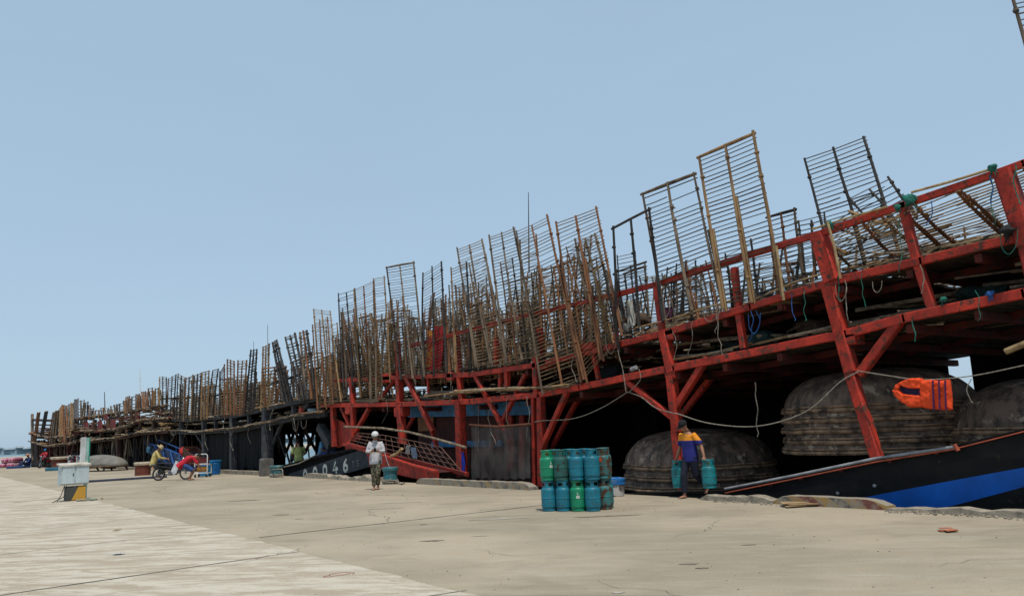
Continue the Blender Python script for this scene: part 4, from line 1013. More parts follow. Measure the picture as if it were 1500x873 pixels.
botC = [z1(*p) for p in [(430, 300), (560, 225), (700, 205), (850, 180), (1010, 165)]]
x = 105.0; i = 0
while x < 232:
    wd = R.uniform(4, 6.5); ty = interp(topC, x) + R.uniform(-2, 4); by = interp(botC, x) + R.uniform(0, 5); lean = R.uniform(-3, 3)
    prack(FC, ((x, ty), (x + wd, ty - 1), (x + wd - lean, by), (x - lean, by)), R.uniform(-.1, .5), '%s small weathered rack from the left on the far brown boat' % ORD[i], 'racks on the far brown boat', poles=R.choice([2, 3]), pm=R.choice([0, 0, 1, 2, 3]), rm=R.randrange(2), simple=True, n=5, **FG)
    x += wd * R.uniform(.7, 1.05); i += 1
uprights(C_, 106, 236, lambda x: interp(CL2, x), 686, .1, 1.0, 30, [DARKW, BROWNW, POLE[0]], .06)
D_ = Boat('fishing_boat', 'farthest rust-coloured fishing boat at the end of the quay, racks fanned on its stern', FD, 5, BROWNW, BLACKW, (80, 690))
DL = [z1(*p) for p in [(198, 375), (300, 405), (440, 388), (480, 378)]]
DM = [z1(*p) for p in [(198, 318), (300, 350), (440, 345), (480, 340)]]
DT = [z1(*p) for p in [(198, 235), (330, 240), (440, 250), (480, 250)]]
for nm, pl in (('lower_rail', DL), ('upper_rail', DM), ('top_rail', DT)): D_.rail(nm, pl, .16, .25)
D_.rail('top_rail', [z1(198, 265), z1(330, 268)], .12, .15)
D_.deck('lower_platform', DL, .1, 5, BLACKW, .08, -.05, 0, .6); D_.deck('upper_platform', DM, .1, 5, BLACKW, .08, -.05, .05, .6)
D_.walkway('bamboo_walkway', DL, -.3, .3, 10, FAR_DRIFT, .05, .045, 1.5); D_.walkway('bamboo_walkway', DM, -.3, .3, 8, FAR_DRIFT, .05, .04, 1.5)
wall(D_, 'bulkhead', 50, 100, -1.8, 2.6, 1.0, mat('rusty_dark', (.05, .018, .014), .9, (.012, .009, .009), 1.2), .5, .02)
for x, y0, y1, m_ in [(430, 330, 510, REDD), (203, 200, 500, POLE[0]), (240, 375, 505, BROWNW), (320, 400, 508, REDD), (385, 400, 505, BROWNW)]: D_.member('post', z1(x, y0), z1(x, y1), .28, 0, mt=m_)
hullside(D_, [(46, 682), (60, 684), (112, 686)], .3, -2, 'hull_side', BLACKW)
clutter(D_, 'stored_poles', DM, -.1, 2, 60, [FAR_DRIFT, POLE[2], REDP], .05, .06, 2.4, .9)
clutter(D_, 'stored_poles', DL, -.1, 1, 60, [DARKW, POLE[1]], .05, .06, 2.4, 1.2)
FGD = dict(sp=.35, r=.085, rr=.03)
for i, (q, pm_) in enumerate([((236, 190, 252, 188, 222, 380, 212, 380), 3), ((284, 184, 300, 182, 268, 350, 252, 352), 2), ((335, 190, 352, 180, 330, 380, 300, 385), 0), ((358, 180, 372, 172, 352, 380, 335, 382), 2), ((378, 158, 392, 145, 390, 370, 372, 372), 1),
                              ((392, 142, 414, 148, 420, 375, 398, 375), 3), ((420, 148, 446, 132, 446, 330, 424, 332), 0), ((450, 135, 462, 130, 462, 300, 452, 300), 0)]):
    q = [z1(q[j], q[j + 1]) for j in (0, 2, 4, 6)]
    prack(FD, q, -.1, '%s rack from the left in the fan of racks on the farthest boat' % ORD[i], 'racks on the farthest boat', poles=3, pm=pm_, rm=R.randrange(2), simple=True, n=5, **FGD)
b = MB(); a, c, e, g_ = [FD.at(*z1(*p), -.3) for p in [(464, 106), (487, 104), (486, 225), (466, 226)]]; b.prism([a, c, e, g_], FD.n * .1)
tag(b.build('board', mat('grey_board', (.16, .15, .16), .9)), 'tall narrow grey board standing up between the racks of the two farthest boats', 'board')
uprights(D_, 50, 108, lambda x: interp(DL, x), 682, .0, .9, 20, [BROWNW, REDD, POLE[0]], .08)
# thin antennas
for f_, px, y0, y1, o_, lab in [(FA, 775, 282, 400, 3, 'thin whip antenna rising between the tall racks at mid boat'), (FB, 393, 476, 560, 3, 'thin mast above the right racks of the dark boat'), (FB, 206, 541, 600, 3, 'thin pale mast above the left end of the dark boat'), (FB, 372.5, 500, 560, 3, 'short thin mast left of the taller mast on the dark boat'), (FC, 154, 574, 610, 2, 'thin mast over the far brown boat')]:
    b = MB(); b.tube([f_.at(px, y1, o_), f_.at(px - 1, y0, o_)], [.03 if px > 300 else .05, .012 if px > 300 else .03], 6); tag(b.build('antenna', POLE[2] if px != 206 else WHITE), lab, 'antenna')
# ------------------------------------------------------------------ basket boats (coracles) stacked upside down
def basket(c, Rr, hgt, label, group, full=True, sy=.9):
    t = thing('basket_boat', label, 'basket boat', c, 0, group)
    b = MB(); prof = []
    k = 14 if full else 5
    for i in range(k + 1):
        a = (PI / 2) * i / 14
        prof.append((Rr * math.cos(a) ** .72 if i < 14 else .02, hgt * math.sin(a) ** .92))
    b.lathe(prof, c, 48, sy=sy, cap=False)
    for i, p in enumerate(b.v):
        d = p - V(c); k_ = 1 + .012 * noise.noise(p * 1.7) + .008 * noise.noise(p * 5); b.v[i] = V(c) + V((d.x * k_, d.y * k_, d.z * (1 + .04 * noise.noise(p * 1.2))))
    b.build('hull', TAR, t, smooth=True)
    b = MB(); pts = 56
    ring = [V(c) + V((math.cos(2 * PI * i / pts) * (Rr + .02), math.sin(2 * PI * i / pts) * (Rr + .02) * sy, .02 + .02 * noise.noise(V((i * .4, c[0], c[2]))))) for i in range(pts + 1)]
    b.tube(ring, .038, 6, cap=False); b.tube([p + V((0, 0, .07)) for p in ring], .02, 5, cap=False)
    for i in range(0, pts, 4):
        p = ring[i]; b.tube([p + V((0, 0, -.045)), p * 1 + V((0, 0, .03)) + (p - V(c)).normalized() * .035, p + V((0, 0, .1))], .008, 4)
    b.build('rim', RIMW, t)
    return t
def stack(px, py_rim, off, halfpx, hgt_px, n, dz, labs, group):
    c = FA.at(px, py_rim, off); Rr = halfpx * depth(c) / F * 1.0
    top = FA.at(px, py_rim - hgt_px, off).z - c.z
    for i in range(n):
        basket((c.x + R.uniform(-.04, .04), c.y, c.z - dz * i), Rr * (1 + .006 * i), top if i == 0 else top * 1.0, labs[i], group, full=(i == 0))
stack(1286, 600, 2.25, 135, 60, 5, .21, ['topmost tarred basket boat of the stack beneath the orange life vest'] + ['%s basket boat from the top in the stack beneath the orange life vest' % q for q in ('second', 'third', 'fourth', 'fifth')], 'basket boats stacked beneath the orange life vest')
stack(1022, 682, 2.05, 112, 54, 3, .26, ['topmost tarred basket boat of the stack behind the man carrying gas cylinders', 'second basket boat in the stack behind the man carrying gas cylinders', 'lowest basket boat in the stack behind the man carrying gas cylinders'], 'basket boats stacked behind the man carrying cylinders')
stack(1552, 630, 2.3, 142, 80, 3, .22, ['topmost black basket boat of the stack at the right edge', 'second basket boat of the stack at the right edge', 'third basket boat of the stack at the right edge'], 'basket boats stacked at the right edge')

# ------------------------------------------------------------------ gas cylinders
def gas_cylinder(loc, kind, label, group, rz=0.0, sc=1.0, marks=None, rot=None):
    m_ = GAS[kind]; t = thing('gas_cylinder', label, 'gas cylinder', loc, rz, group)
    if rot is not None: t.rotation_euler = rot
    b = MB(); r = .148
    b.lathe([(.03, .04), (.11, .042), (.138, .058), (r, .085), (r, .10), (r, .228), (r, .235), (r + .004, .240), (r + .004, .252), (r, .257), (r, .265), (r, .372), (r, .385), (.143, .410), (.130, .433), (.105, .450), (.05, .462), (.02, .464)], (0, 0, 0), 28)
    b.build('body', m_, t, smooth=True, world=False)
    b = MB(); b.lathe([(.118, .075), (.124, .03), (.130, .006), (.136, .0), (.140, .006), (.134, .032), (.128, .085)], (0, 0, 0), 28, cap=False); b.build('foot_ring', m_, t, smooth=True, world=False)
    # collar with hand openings
    b = MB(); n = 40; ri, ro = .112, .118; z0, z1_, z2_, z3 = .415, .475, .538, .572
    def wall_(i0, i1, za, zb):
        for i in range(i0, i1):
            a0 = 2 * PI * i / n; a1 = 2 * PI * (i + 1) / n
            P8 = [V((math.cos(a) * q, math.sin(a) * q, z)) for a in (a0, a1) for q in (ri, ro) for z in (za, zb)]
            # idx: a0:ri za0, ri zb1, ro za2, ro zb3 ; a1: 4,5,6,7
            o = len(b.v); b.v += P8
            for f in ([2, 6, 7, 3], [0, 1, 5, 4], [1, 3, 7, 5], [0, 4, 6, 2]): b.face([o + k for k in f])
            b.face([o, o + 2, o + 3, o + 1]); b.face([o + 4, o + 5, o + 7, o + 6])
    wall_(0, n, z0, z1_); wall_(0, n, z2_, z3)
    for s_ in range(4):
        c = s_ * 10; wall_(c, c + 4, z1_, z2_)
    b.torus((0, 0, z3), .117, .009, n=40, m=6)
    b.build('collar', m_, t, world=False)
    b = MB(); b.lathe([(.022, .46), (.022, .49), (.014, .495), (.014, .515), (.024, .52), (.024, .535), (.0, .54)], (0, 0, 0), 10); b.tube([(0, 0, .505), (.05, 0, .505)], .011, 8); b.build('valve', BRASS, t, world=False)
    if marks:
        MK = mat('white_marks', (.55, .56, .5), .7, (.3, .38, .3), 25, lo=.5, hi=.7)
        b = MB()
        def arc(a, z, w_, h_):      # small patch curved on the shell
            for i in range(3):
                q = [(a + w_ * (i / 3 - .5), z - h_ / 2), (a + w_ * ((i + 1) / 3 - .5), z - h_ / 2), (a + w_ * ((i + 1) / 3 - .5), z + h_ / 2), (a + w_ * (i / 3 - .5), z + h_ / 2)]
                b.poly([V((math.cos(x) * (r + .0045), math.sin(x) * (r + .0045), z_)) for x, z_ in q])
        for (a, z, w_, h_) in marks: arc(a, z, w_, h_)
        b.build('painted_mark', MK, t, world=False)
    return t
CAMDIR = lambda p: math.atan2(-p.y, -p.x)       # heading from p to the camera
base = G(843, 752); e1 = V(right0); e2 = V(fwd0)
# the block stands slightly turned: four across, three deep, two high
o0 = G(805, 748); th_ = rad(24)
axn = e1 * math.cos(th_) - e2 * math.sin(th_); step_ = .298
dp = V((-axn.y, axn.x, 0)); dp = dp if dp.dot(e2) > 0 else -dp
pos = {}
fl = (-PI / 2)
def ph(p): return CAMDIR(p)
def flame(a): return [(a - .05, .34, .05, .05), (a + .02, .325, .1, .02), (a - .12, .27, .12, .055), (a + .03, .27, .12, .055), (a + .17, .27, .10, .055)]
low = ['blue', 'blue', 'green', 'blue']; up = ['green', 'sooty', 'blue', 'blue']
lowl = ['blue gas cylinder at the left front foot of the block', 'second blue gas cylinder from the left in the bottom front row', 'small bright green gas cylinder with white marks in the bottom front row', 'blue gas cylinder at the right end of the bottom front row, standing nearest']
upl = ['bright green gas cylinder with white lettering, upper left of the block', 'soot-blackened green gas cylinder, second from left in the upper front row', 'blue gas cylinder, third from left in the upper front row', 'large clean blue gas cylinder at the right of the upper front row']
HT = .578
GG = 'gas cylinders stacked in a block on the quay'
for i in range(4):
    p = o0 + axn * (step_ * i)
    p.z = 0
    gas_cylinder(p, low[i], lowl[i], GG, R.uniform(0, 6) if i != 2 else 0, marks=flame(ph(p)) if i == 2 else None)
    q = p + V((0, 0, HT)) + axn * R.uniform(-.02, .02)
    gas_cylinder(q, up[i], upl[i], GG, R.uniform(0, 6) if i != 0 else 0, marks=flame(ph(q) + .5) if i == 0 else None)
rest = [(3.45, 1.08, 'rusty', 'rust-eaten gas cylinder at the bottom right corner of the block', 'rusty', 'rusty green gas cylinder with a red-orange patch, upper right of the block'),
        (.1, 1.08, 'teal', 'teal gas cylinder behind the left front foot of the block', 'teal', 'teal gas cylinder showing only its collar behind the upper green one'),
        (1.12, 1.10, 'blue', 'blue gas cylinder in the middle of the bottom second row', 'teal', 'rusty-collared teal gas cylinder behind the sooty one'),
        (2.2, 1.08, 'teal', 'teal gas cylinder hidden behind the small green one', 'blue', 'blue gas cylinder whose collar shows between the two upper blue ones'),
        (3.2, 2.15, 'teal', 'teal gas cylinder at the back right of the bottom layer', 'rusty', 'rust-spotted gas cylinder at the back right of the upper layer')]
for u, v_, k1, l1, k2, l2 in rest:
    p = o0 + axn * (step_ * u) + dp * (step_ * v_); p.z = 0
    gas_cylinder(p, k1, l1, GG, R.uniform(0, 6)); t = gas_cylinder(p + V((0, 0, HT)), k2, l2, GG, 0)
    if k1 == 'rusty':
        b = MB(); a = ph(p) - .35
        for i in range(4):
            b.poly([V((math.cos(a + x) * .1535, math.sin(a + x) * .1535, z)) for x, z in ((-.22 + .11 * i, .32), (-.11 + .11 * i, .32), (-.11 + .11 * i, .395), (-.22 + .11 * i, .395))])
        b.build('painted_patch', mat('orange_patch', (.55, .07, .02), .7), t, world=False)

# ------------------------------------------------------------------ people
def hand(b, w_, d, side, curl=.9, sc=1.0):
    """palm and five bent fingers; w_ wrist, d pointing along the hand, side = towards the thumb"""
    d = V(d).normalized(); x = V(side); x = (x - d * x.dot(d)).normalized(); y = d.cross(x)
    b.loft([w_ - d * .03 * sc, w_, w_ + d * .045 * sc, w_ + d * .09 * sc], [(.026 * sc, .019 * sc), (.030 * sc, .017 * sc), (.042 * sc, .016 * sc), (.040 * sc, .013 * sc)], x, 10)
    for i, L_ in enumerate((.068, .076, .070, .055)):
        o = w_ + d * .085 * sc + x * (.030 - .020 * i) * sc; L_ *= sc
        a1, a2, a3 = curl * .5, curl * 1.1, curl * 1.8
        p1 = o + (d * math.cos(a1) + y * math.sin(a1)) * L_ * .45; p2 = p1 + (d * math.cos(a2) + y * math.sin(a2)) * L_ * .33; p3 = p2 + (d * math.cos(a3) + y * math.sin(a3)) * L_ * .25
        b.tube([o - d * .02, o, p1, p2, p3], [.009 * sc, .010 * sc, .009 * sc, .0085 * sc, .007 * sc], 8)
    o = w_ + d * .02 * sc + x * .028 * sc; p1 = o + (d * .6 + x * .7) * .035 * sc; p2 = p1 + (d * .9 + x * .2 + y * .3).normalized() * .03 * sc
    b.tube([o - x * .015, o, p1, p2], [.012 * sc, .012 * sc, .010 * sc, .008 * sc], 8)
def person(label, loc, rz, J, shirt, trousers, sleeve='long', hat=None, hatmat=None, barefoot=True, scale=1.0, vox=.013, leg_frac=1.0, shirt2=None, side=V((1, 0, 0)), curl=.9, hipside=None, shoe=None, tail=.16):
    t = thing('person', label, 'person', loc, rz); t.scale = (scale,) * 3
    hs = hipside or side
    P_, C2, N_, Hd = V(J['pelvis']), V(J['chest']), V(J['neck']), V(J['head'])
    hf = V(J.get('face', (0, -1, 0))).normalized()
    sh = [V(J['shL']), V(J['shR'])]; el = [V(J['elL']), V(J['elR'])]; wr = [V(J['wrL']), V(J['wrR'])]; hd = [V(J['hdL']), V(J['hdR'])]
    hp = [V(J['hipL']), V(J['hipR'])]; kn = [V(J['knL']), V(J['knR'])]; an = [V(J['anL']), V(J['anR'])]; toe = [V(J['toeL']), V(J['toeR'])]
    b = MB()
    sp = [P_ - (C2 - P_).normalized() * .10, P_ - (C2 - P_).normalized() * .05, P_, P_.lerp(C2, .45), C2, C2.lerp(N_, .6), N_]
    tr = [(.10, .08), (.15, .11), (.16, .115), (.135, .095), (.165, .11), (.15, .085), (.05, .05)]
    b.loft(sp, tr, side, 16)
    b.loft([N_ - (Hd - N_) * .25, N_, N_.lerp(Hd, .6)], [.058, .052, .052], side, 12)
    # head: skull, jaw, nose, ears
    upd = (Hd - N_).normalized(); ud = (upd - hf * upd.dot(hf)).normalized() if abs(upd.dot(hf)) < .95 else V((0, 0, 1)); sx = ud.cross(hf).normalized()
    rotm = Matrix((sx, -hf, ud)).transposed()
    b.ball(Hd + ud * .035, (.074, .094, .098), 16, 12, rotm); b.ball(Hd - ud * .045 + hf * .022, (.055, .066, .068), 14, 10, rotm)
    b.tube([Hd + hf * .085 + ud * .025, Hd + hf * .112 - ud * .012, Hd + hf * .085 - ud * .02], [.009, .015, .010], 8)
    for s_ in (-1, 1): b.ball(Hd + sx * (.077 * s_) - hf * .005, (.012, .018, .032), 8, 6, rotm)
    b.tube([Hd + hf * .082 - ud * .052 - sx * .022, Hd + hf * .090 - ud * .052, Hd + hf * .082 - ud * .052 + sx * .022], .009, 6)
    for i in (0, 1):
        b.tube([sh[i].lerp(C2, .3), sh[i], sh[i].lerp(el[i], .5), el[i], el[i].lerp(wr[i], .35), wr[i]], [.055, .052, .044, .036, .038, .025], 12)
        b.tube([hp[i], hp[i].lerp(kn[i], .25), hp[i].lerp(kn[i], .6), kn[i], kn[i].lerp(an[i], .35), an[i].lerp(kn[i], .12), an[i]], [.085, .082, .066, .052, .052, .034, .034], 12)
        td = (toe[i] - an[i]); heel = an[i] - V((td.x, td.y, 0)).normalized() * .035 - V((0, 0, .045)) * 1
        heel = an[i] - td.normalized() * .0 + (V(J.get('down', (0, 0, -1)))) * .05
        fs = td.cross(V((0, 0, 1))).normalized() if td.cross(V((0, 0, 1))).length > .01 else side
        b.loft([an[i] - td * .22 + V((0, 0, -.045)), an[i] + V((0, 0, -.035)), an[i].lerp(toe[i], .55) + V((0, 0, -.01)), toe[i]], [(.028, .022), (.034, .034), (.044, .022), (.040, .013)], fs, 10)
        for q in range(5): 
            o = toe[i] + fs * (.03 - .015 * q) * 1; b.tube([o - td.normalized() * .02, o + td.normalized() * (.022 - .003 * q)], [.009, .008], 6)
        sd = V(J['thL' if i == 0 else 'thR']) if ('thL' in J) else hf
        hand(b, wr[i], hd[i] - wr[i], sd, curl)
    b.build('body', SKIN, t, world=False, remesh=vox * .75)
    # shirt
    b = MB(); hem = P_ - (C2 - P_).normalized() * tail
    b.loft([hem, P_, P_.lerp(C2, .45), C2, C2.lerp(N_, .55), N_.lerp(C2, .12)], [(.185, .135), (.185, .138), (.17, .128), (.185, .132), (.155, .10), (.066, .064)], side, 20)
    for i in (0, 1):
        if sleeve == 'long': pts = [sh[i].lerp(C2, .4), sh[i], sh[i].lerp(el[i], .5), el[i], el[i].lerp(wr[i], .5), el[i].lerp(wr[i], .86)]; rr = [.058, .063, .060, .055, .048, .040]
        else: pts = [sh[i].lerp(C2, .4), sh[i], sh[i].lerp(el[i], .5), sh[i].lerp(el[i], .85)]; rr = [.058, .066, .066, .066]
        b.tube(pts, rr, 14)
    for i, p in enumerate(b.v): b.v[i] = p + V((1, 1, 0)) * 0 + (V((noise.noise(p * 9), noise.noise(p * 9 + V((5, 0, 0))), 0)) * .016)
    b.build('shirt', shirt, t, world=False, remesh=vox)
    b = MB()
    b.loft([P_ - (C2 - P_).normalized() * .16, P_ - (C2 - P_).normalized() * .06, P_.lerp(C2, .12)], [(.15, .12), (.168, .128), (.150, .115)], hs, 18)
    for i in (0, 1):
        e_ = an[i].lerp(kn[i], .10) if leg_frac >= 1 else kn[i].lerp(an[i], .1)
        if leg_frac >= 1: pts = [hp[i], hp[i].lerp(kn[i], .5), kn[i], kn[i].lerp(an[i], .5), e_]; rr = [.105, .088, .074, .070, .066]
        else: pts = [hp[i], hp[i].lerp(kn[i], .5), e_]; rr = [.105, .092, .088]
        b.tube(pts, rr, 14)
    for i, p in enumerate(b.v): b.v[i] = p + (V((noise.noise(p * 8), noise.noise(p * 8 + V((5, 0, 0))), 0)) * .014)
    b.build('trousers', trousers, t, world=False, remesh=vox)
    # hair and hat
    b = MB(); b.ball(Hd + ud * .045 - hf * .012, (.080, .096, .096), 16, 12, rotm)
    cut = [f for f in b.f if sum(((b.v[k] - Hd).dot(hf) - (b.v[k] - Hd).dot(ud) * .6) for k in f) / len(f) < .02]
    b.f = cut; b.mi = [0] * len(cut)
    b.build('hair', HAIR, t, world=False, smooth=True)
    b = MB()
    for s_ in (-1, 1): b.ball(Hd + hf * .083 + sx * (.030 * s_) + ud * .022, (.010, .006, .006), 8, 6, rotm)
    b.build('eyes', HAIR, t, world=False)
    for i in (0, 1): 
        if shoe:
            b = MB(); td = (toe[i] - an[i]); fs = td.cross(V((0, 0, 1))).normalized()
            b.loft([an[i] - td * .3 + V((0, 0, -.075)), an[i].lerp(toe[i], .4) + V((0, 0, -.04)), toe[i] + td * .12 + V((0, 0, -.018))], [(.034, .010), (.044, .010), (.046, .010)], fs, 12); b.build('sandal', shoe, t, world=False)
    T = lambda a_, b_, c_: Hd + sx * a_ + hf * b_ + ud * c_
    if hat == 'helmet':
        b = MB(); b.ball(T(0, -.012, .055), (.108, .125, .108), 20, 14, rotm)
        cut = [f for f in b.f if sum((b.v[k] - T(0, 0, .045)).dot(ud) for k in f) / len(f) > -.015]; b.f = cut; b.mi = [0] * len(cut)
        hb = b.build('helmet', hatmat, t, world=False, smooth=True)
        b = MB(); b.loft([T(-.08, .085, .045), T(0, .15, .03), T(.08, .085, .045)], [(.03, .006), (.05, .006), (.03, .006)], hf, 10); b.build('visor', BLACKR, hb, world=False)
    if hat == 'cap':
        b = MB(); b.ball(T(0, -.008, .05), (.090, .108, .092), 18, 12, rotm)
        cut = [f for f in b.f if sum((b.v[k] - T(0, 0, .045)).dot(ud) for k in f) / len(f) > -.012]; b.f = cut; b.mi = [0] * len(cut)
        hb = b.build('cap', hatmat, t, world=False, smooth=True)
        b = MB(); b.loft([T(-.062, .075, .045), T(0, .125, .035), T(.062, .075, .045)], [(.03, .006), (.06, .006), (.03, .006)], hf, 10); b.build('cap_brim', hatmat, hb, world=False)
    if hat == 'sunhat':
        b = MB(); b.lathe([(.19, .015), (.20, .02), (.10, .05), (.095, .11), (.07, .135), (.02, .142)], Hd, 22, ax=tuple(ud)); b.build('sun_hat', hatmat, t, world=False, smooth=True)
    return t

def face_to(p, turn=0.0):
    """rotz so that local -Y points at the camera, then turned (positive = towards image left)"""
    d = V((-p.x, -p.y)); a = math.atan2(d.y, d.x)
    return a + PI / 2 - turn
# man in the white shirt reading his phone
p = G(551, 717); p.z = 0
CAMO, nt_, bs_ = newmat('camouflage_cloth')
v_ = nt_.nodes.new('ShaderNodeTexNoise'); v_.inputs['Scale'].default_value = 11; v_.inputs['Detail'].default_value = 2; tcc = nt_.nodes.new('ShaderNodeTexCoord'); nt_.links.new(tcc.outputs['Object'], v_.inputs['Vector'])
cr = nt_.nodes.new('ShaderNodeValToRGB'); cr.color_ramp.interpolation = 'CONSTANT'; e = cr.color_ramp.elements
e[0].color = (.018, .02, .014, 1); e[1].position = .45; e[1].color = (.075, .065, .035, 1); q = e.new(.54); q.color = (.22, .19, .13, 1); q = e.new(.60); q.color = (.04, .045, .025, 1)
nt_.links.new(v_.outputs['Fac'], cr.inputs[0]); nt_.links.new(cr.outputs[0], bs_.inputs['Base Color']); bs_.inputs['Roughness'].default_value = .95
J1 = dict(pelvis=(0, 0, .95), chest=(0, .0, 1.24), neck=(0, -.01, 1.46), head=(.0, -.06, 1.56), face=(.15, -1, -.35), shL=(.165, 0, 1.375), shR=(-.165, 0, 1.375), elL=(.25, -.03, 1.12), elR=(-.25, -.03, 1.12),
          wrL=(.13, -.24, 1.12), wrR=(-.08, -.24, 1.14), hdL=(.03, -.28, 1.15), hdR=(.02, -.28, 1.16), hipL=(.08, 0, .90), hipR=(-.08, 0, .90), knL=(.07, -.09, .49), knR=(-.07, -.02, .49), anL=(.045, .10, .11), anR=(-.05, -.07, .075), toeL=(.05, -.05, .03), toeR=(-.06, -.23, .02), thL=(0, -.3, 1), thR=(0, -.3, 1))
SHW = cloth('white_shirt', (.55, .53, .54), (.40, .39, .41))
t = person('standing man in white shirt, white cap and camouflage trousers looking at his phone', p, face_to(p, .15), J1, SHW, CAMO, hat='helmet', hatmat=WHITE, shoe=mat('sandal_brown', (.12, .04, .03), .7), tail=.2)
b = MB()
for s_ in (-1, 1): b.prism([(s_ * .012, -.125, 1.44), (s_ * .07, -.10, 1.46), (s_ * .05, -.14, 1.38)], (0, -.012, 0))
b.prism([(-.02, -.12, 1.44), (.02, -.12, 1.44), (.02, -.13, 1.40), (-.02, -.13, 1.40)], (0, -.01, 0))
b.build('shirt_collar', SHW, t, world=False)
pm_ = t.matrix_basis
rm = Matrix.Rotation(t.rotation_euler.z, 4, 'Z')
ph_ = thing('phone', 'dark mobile phone held by the man in the white shirt', 'phone', V(t.location) + (rm @ V((.03, -.33, 1.17))), t.rotation_euler.z)
b = MB(); b.beam((-.035, 0, 0), (.035, 0, 0), .012, .13, hint=V((0, -.5, 1))); b.build('case', BLACKR, ph_, world=False)
b = MB(); b.beam((-.03, .009, .005), (.03, .009, .005), .003, .11, hint=V((0, -.5, 1))); b.build('screen', mat('screen_glass', (.02, .03, .05), .15, bump=0), ph_, world=False)

# man carrying two cylinders
p = G(1016, 729); p.z = 0
SH2, nt_, bs_ = newmat('yellow_blue_shirt')
tcc = nt_.nodes.new('ShaderNodeTexCoord'); sp_ = nt_.nodes.new('ShaderNodeSeparateXYZ'); nt_.links.new(tcc.outputs['Object'], sp_.inputs[0])
gt = nt_.nodes.new('ShaderNodeMath'); gt.operation = 'GREATER_THAN'; gt.inputs[1].default_value = 1.20; nt_.links.new(sp_.outputs['Z'], gt.inputs[0])
mxx = nt_.nodes.new('ShaderNodeMix'); mxx.data_type = 'RGBA'; mxx.inputs['A'].default_value = (.012, .016, .16, 1); mxx.inputs['B'].default_value = (.72, .25, .008, 1)
nt_.links.new(gt.outputs[0], mxx.inputs['Factor']); nt_.links.new(mxx.outputs['Result'], bs_.inputs['Base Color']); bs_.inputs['Roughness'].default_value = .85
# local frame: walking toward -Y
J2 = dict(pelvis=(0, 0, .90), chest=(0, -.02, 1.20), neck=(0, -.06, 1.40), head=(0, -.15, 1.505), face=(-.1, -1, -.75), shL=(.165, -.03, 1.315), shR=(-.165, -.05, 1.315), elL=(.30, .03, 1.08), elR=(-.27, -.01, 1.06),
          wrL=(.40, -.02, .86), wrR=(-.33, -.08, .82), hdL=(.43, -.04, .77), hdR=(-.34, -.10, .73), hipL=(.085, 0, .86), hipR=(-.085, 0, .86), knL=(.09, .03, .47), knR=(-.09, -.16, .48), anL=(.09, .36, .23), anR=(-.08, -.17, .075), toeL=(.09, .29, .085), toeR=(-.09, -.33, .02), thL=(-.3, -1, 0), thR=(.3, -1, 0))
rz2 = face_to(p, .75)
SHN = cloth('navy_trousers', (.014, .016, .03))
t = person('barefoot man in a yellow and blue T-shirt and black cap carrying two gas cylinders', p, rz2, J2, SH2, SHN, sleeve='short', hat='cap', hatmat=cloth('black_cap', (.012, .012, .013)), curl=1.3, tail=.14)
b = MB(); b.torus((0, -.055, 1.405), .064, .008, ax=(0, -.15, 1), n=20, m=6); b.build('neckband', mat('dark_band', (.03, .02, .03), .9), t, world=False)
b = MB(); b.box((.07, -.175, 1.30), (.03, .008, .02)); b.box((.075, -.172, 1.28), (.04, .008, .008)); b.build('chest_emblem', mat('emblem_grey', (.4, .3, .15), .8), t, world=False)
rm = Matrix.Rotation(rz2, 4, 'Z')
for j, (x, y, z) in enumerate([(.53, -.06, .225), (-.36, -.02, .20)]):
    q = V(p) + rm @ V((x, y, z))
    gas_cylinder(q, 'teal', ['teal gas cylinder carried at the right side of the walking man', 'teal gas cylinder half hidden behind the walking man'][j], None, rz2 + .9)

# man in a yellow jacket bending over the motorcycle, seen from his left, facing right
p = G(226, 701); p.z = 0
JY = dict(pelvis=(0, .06, .66), chest=(0, -.02, 1.0), neck=(0, -.12, 1.21), head=(0, -.20, 1.30), face=(0, -.8, -.75), shL=(.18, -.09, 1.15), shR=(-.18, -.09, 1.15), elL=(.24, -.22, .86), elR=(-.24, -.24, .88),
          wrL=(.16, -.46, .82), wrR=(-.12, -.46, .84), hdL=(.10, -.54, .80), hdR=(-.06, -.54, .82), hipL=(.09, .10, .58), hipR=(-.09, .10, .58), knL=(.14, -.30, .44), knR=(-.14, -.26, .40), anL=(.12, -.12, .08), anR=(-.12, -.10, .08), toeL=(.13, -.29, .02), toeR=(-.13, -.27, .02), thL=(-1, 0, .3), thR=(1, 0, .3))
tt = face_to(p, -1.35)
person('man in a yellow jacket and straw sun hat crouching over the motorcycle wheel', p, tt, JY, cloth('yellow_jacket', (.50, .40, .15)), cloth('grey_trousers', (.05, .06, .065)), hat='sunhat', hatmat=cloth('straw_hat', (.42, .32, .18)), scale=1.12, shoe=WHITE, vox=.018, tail=.12)
# man in red crouching behind the motorcycle
p = G(273, 703.5); p.z = 0
person('person in a red shirt and blue shorts bending behind the motorcycle', p, face_to(p, -1.5), dict(JY, pelvis=(0, .2, .62), chest=(0, -.08, .84), neck=(0, -.30, .90), head=(0, -.42, .90), face=(0, -.6, -.9), shL=(.18, -.24, .88), shR=(-.18, -.24, .88), elL=(.22, -.40, .62), elR=(-.2, -.42, .6), wrL=(.16, -.55, .44), wrR=(-.1, -.55, .42), hdL=(.12, -.6, .36), hdR=(-.08, -.6, .35)),
       cloth('red_shirt', (.50, .02, .035)), cloth('blue_shorts', (.03, .07, .20)), sleeve='short', scale=1.12, leg_frac=.5, vox=.018, curl=.5)
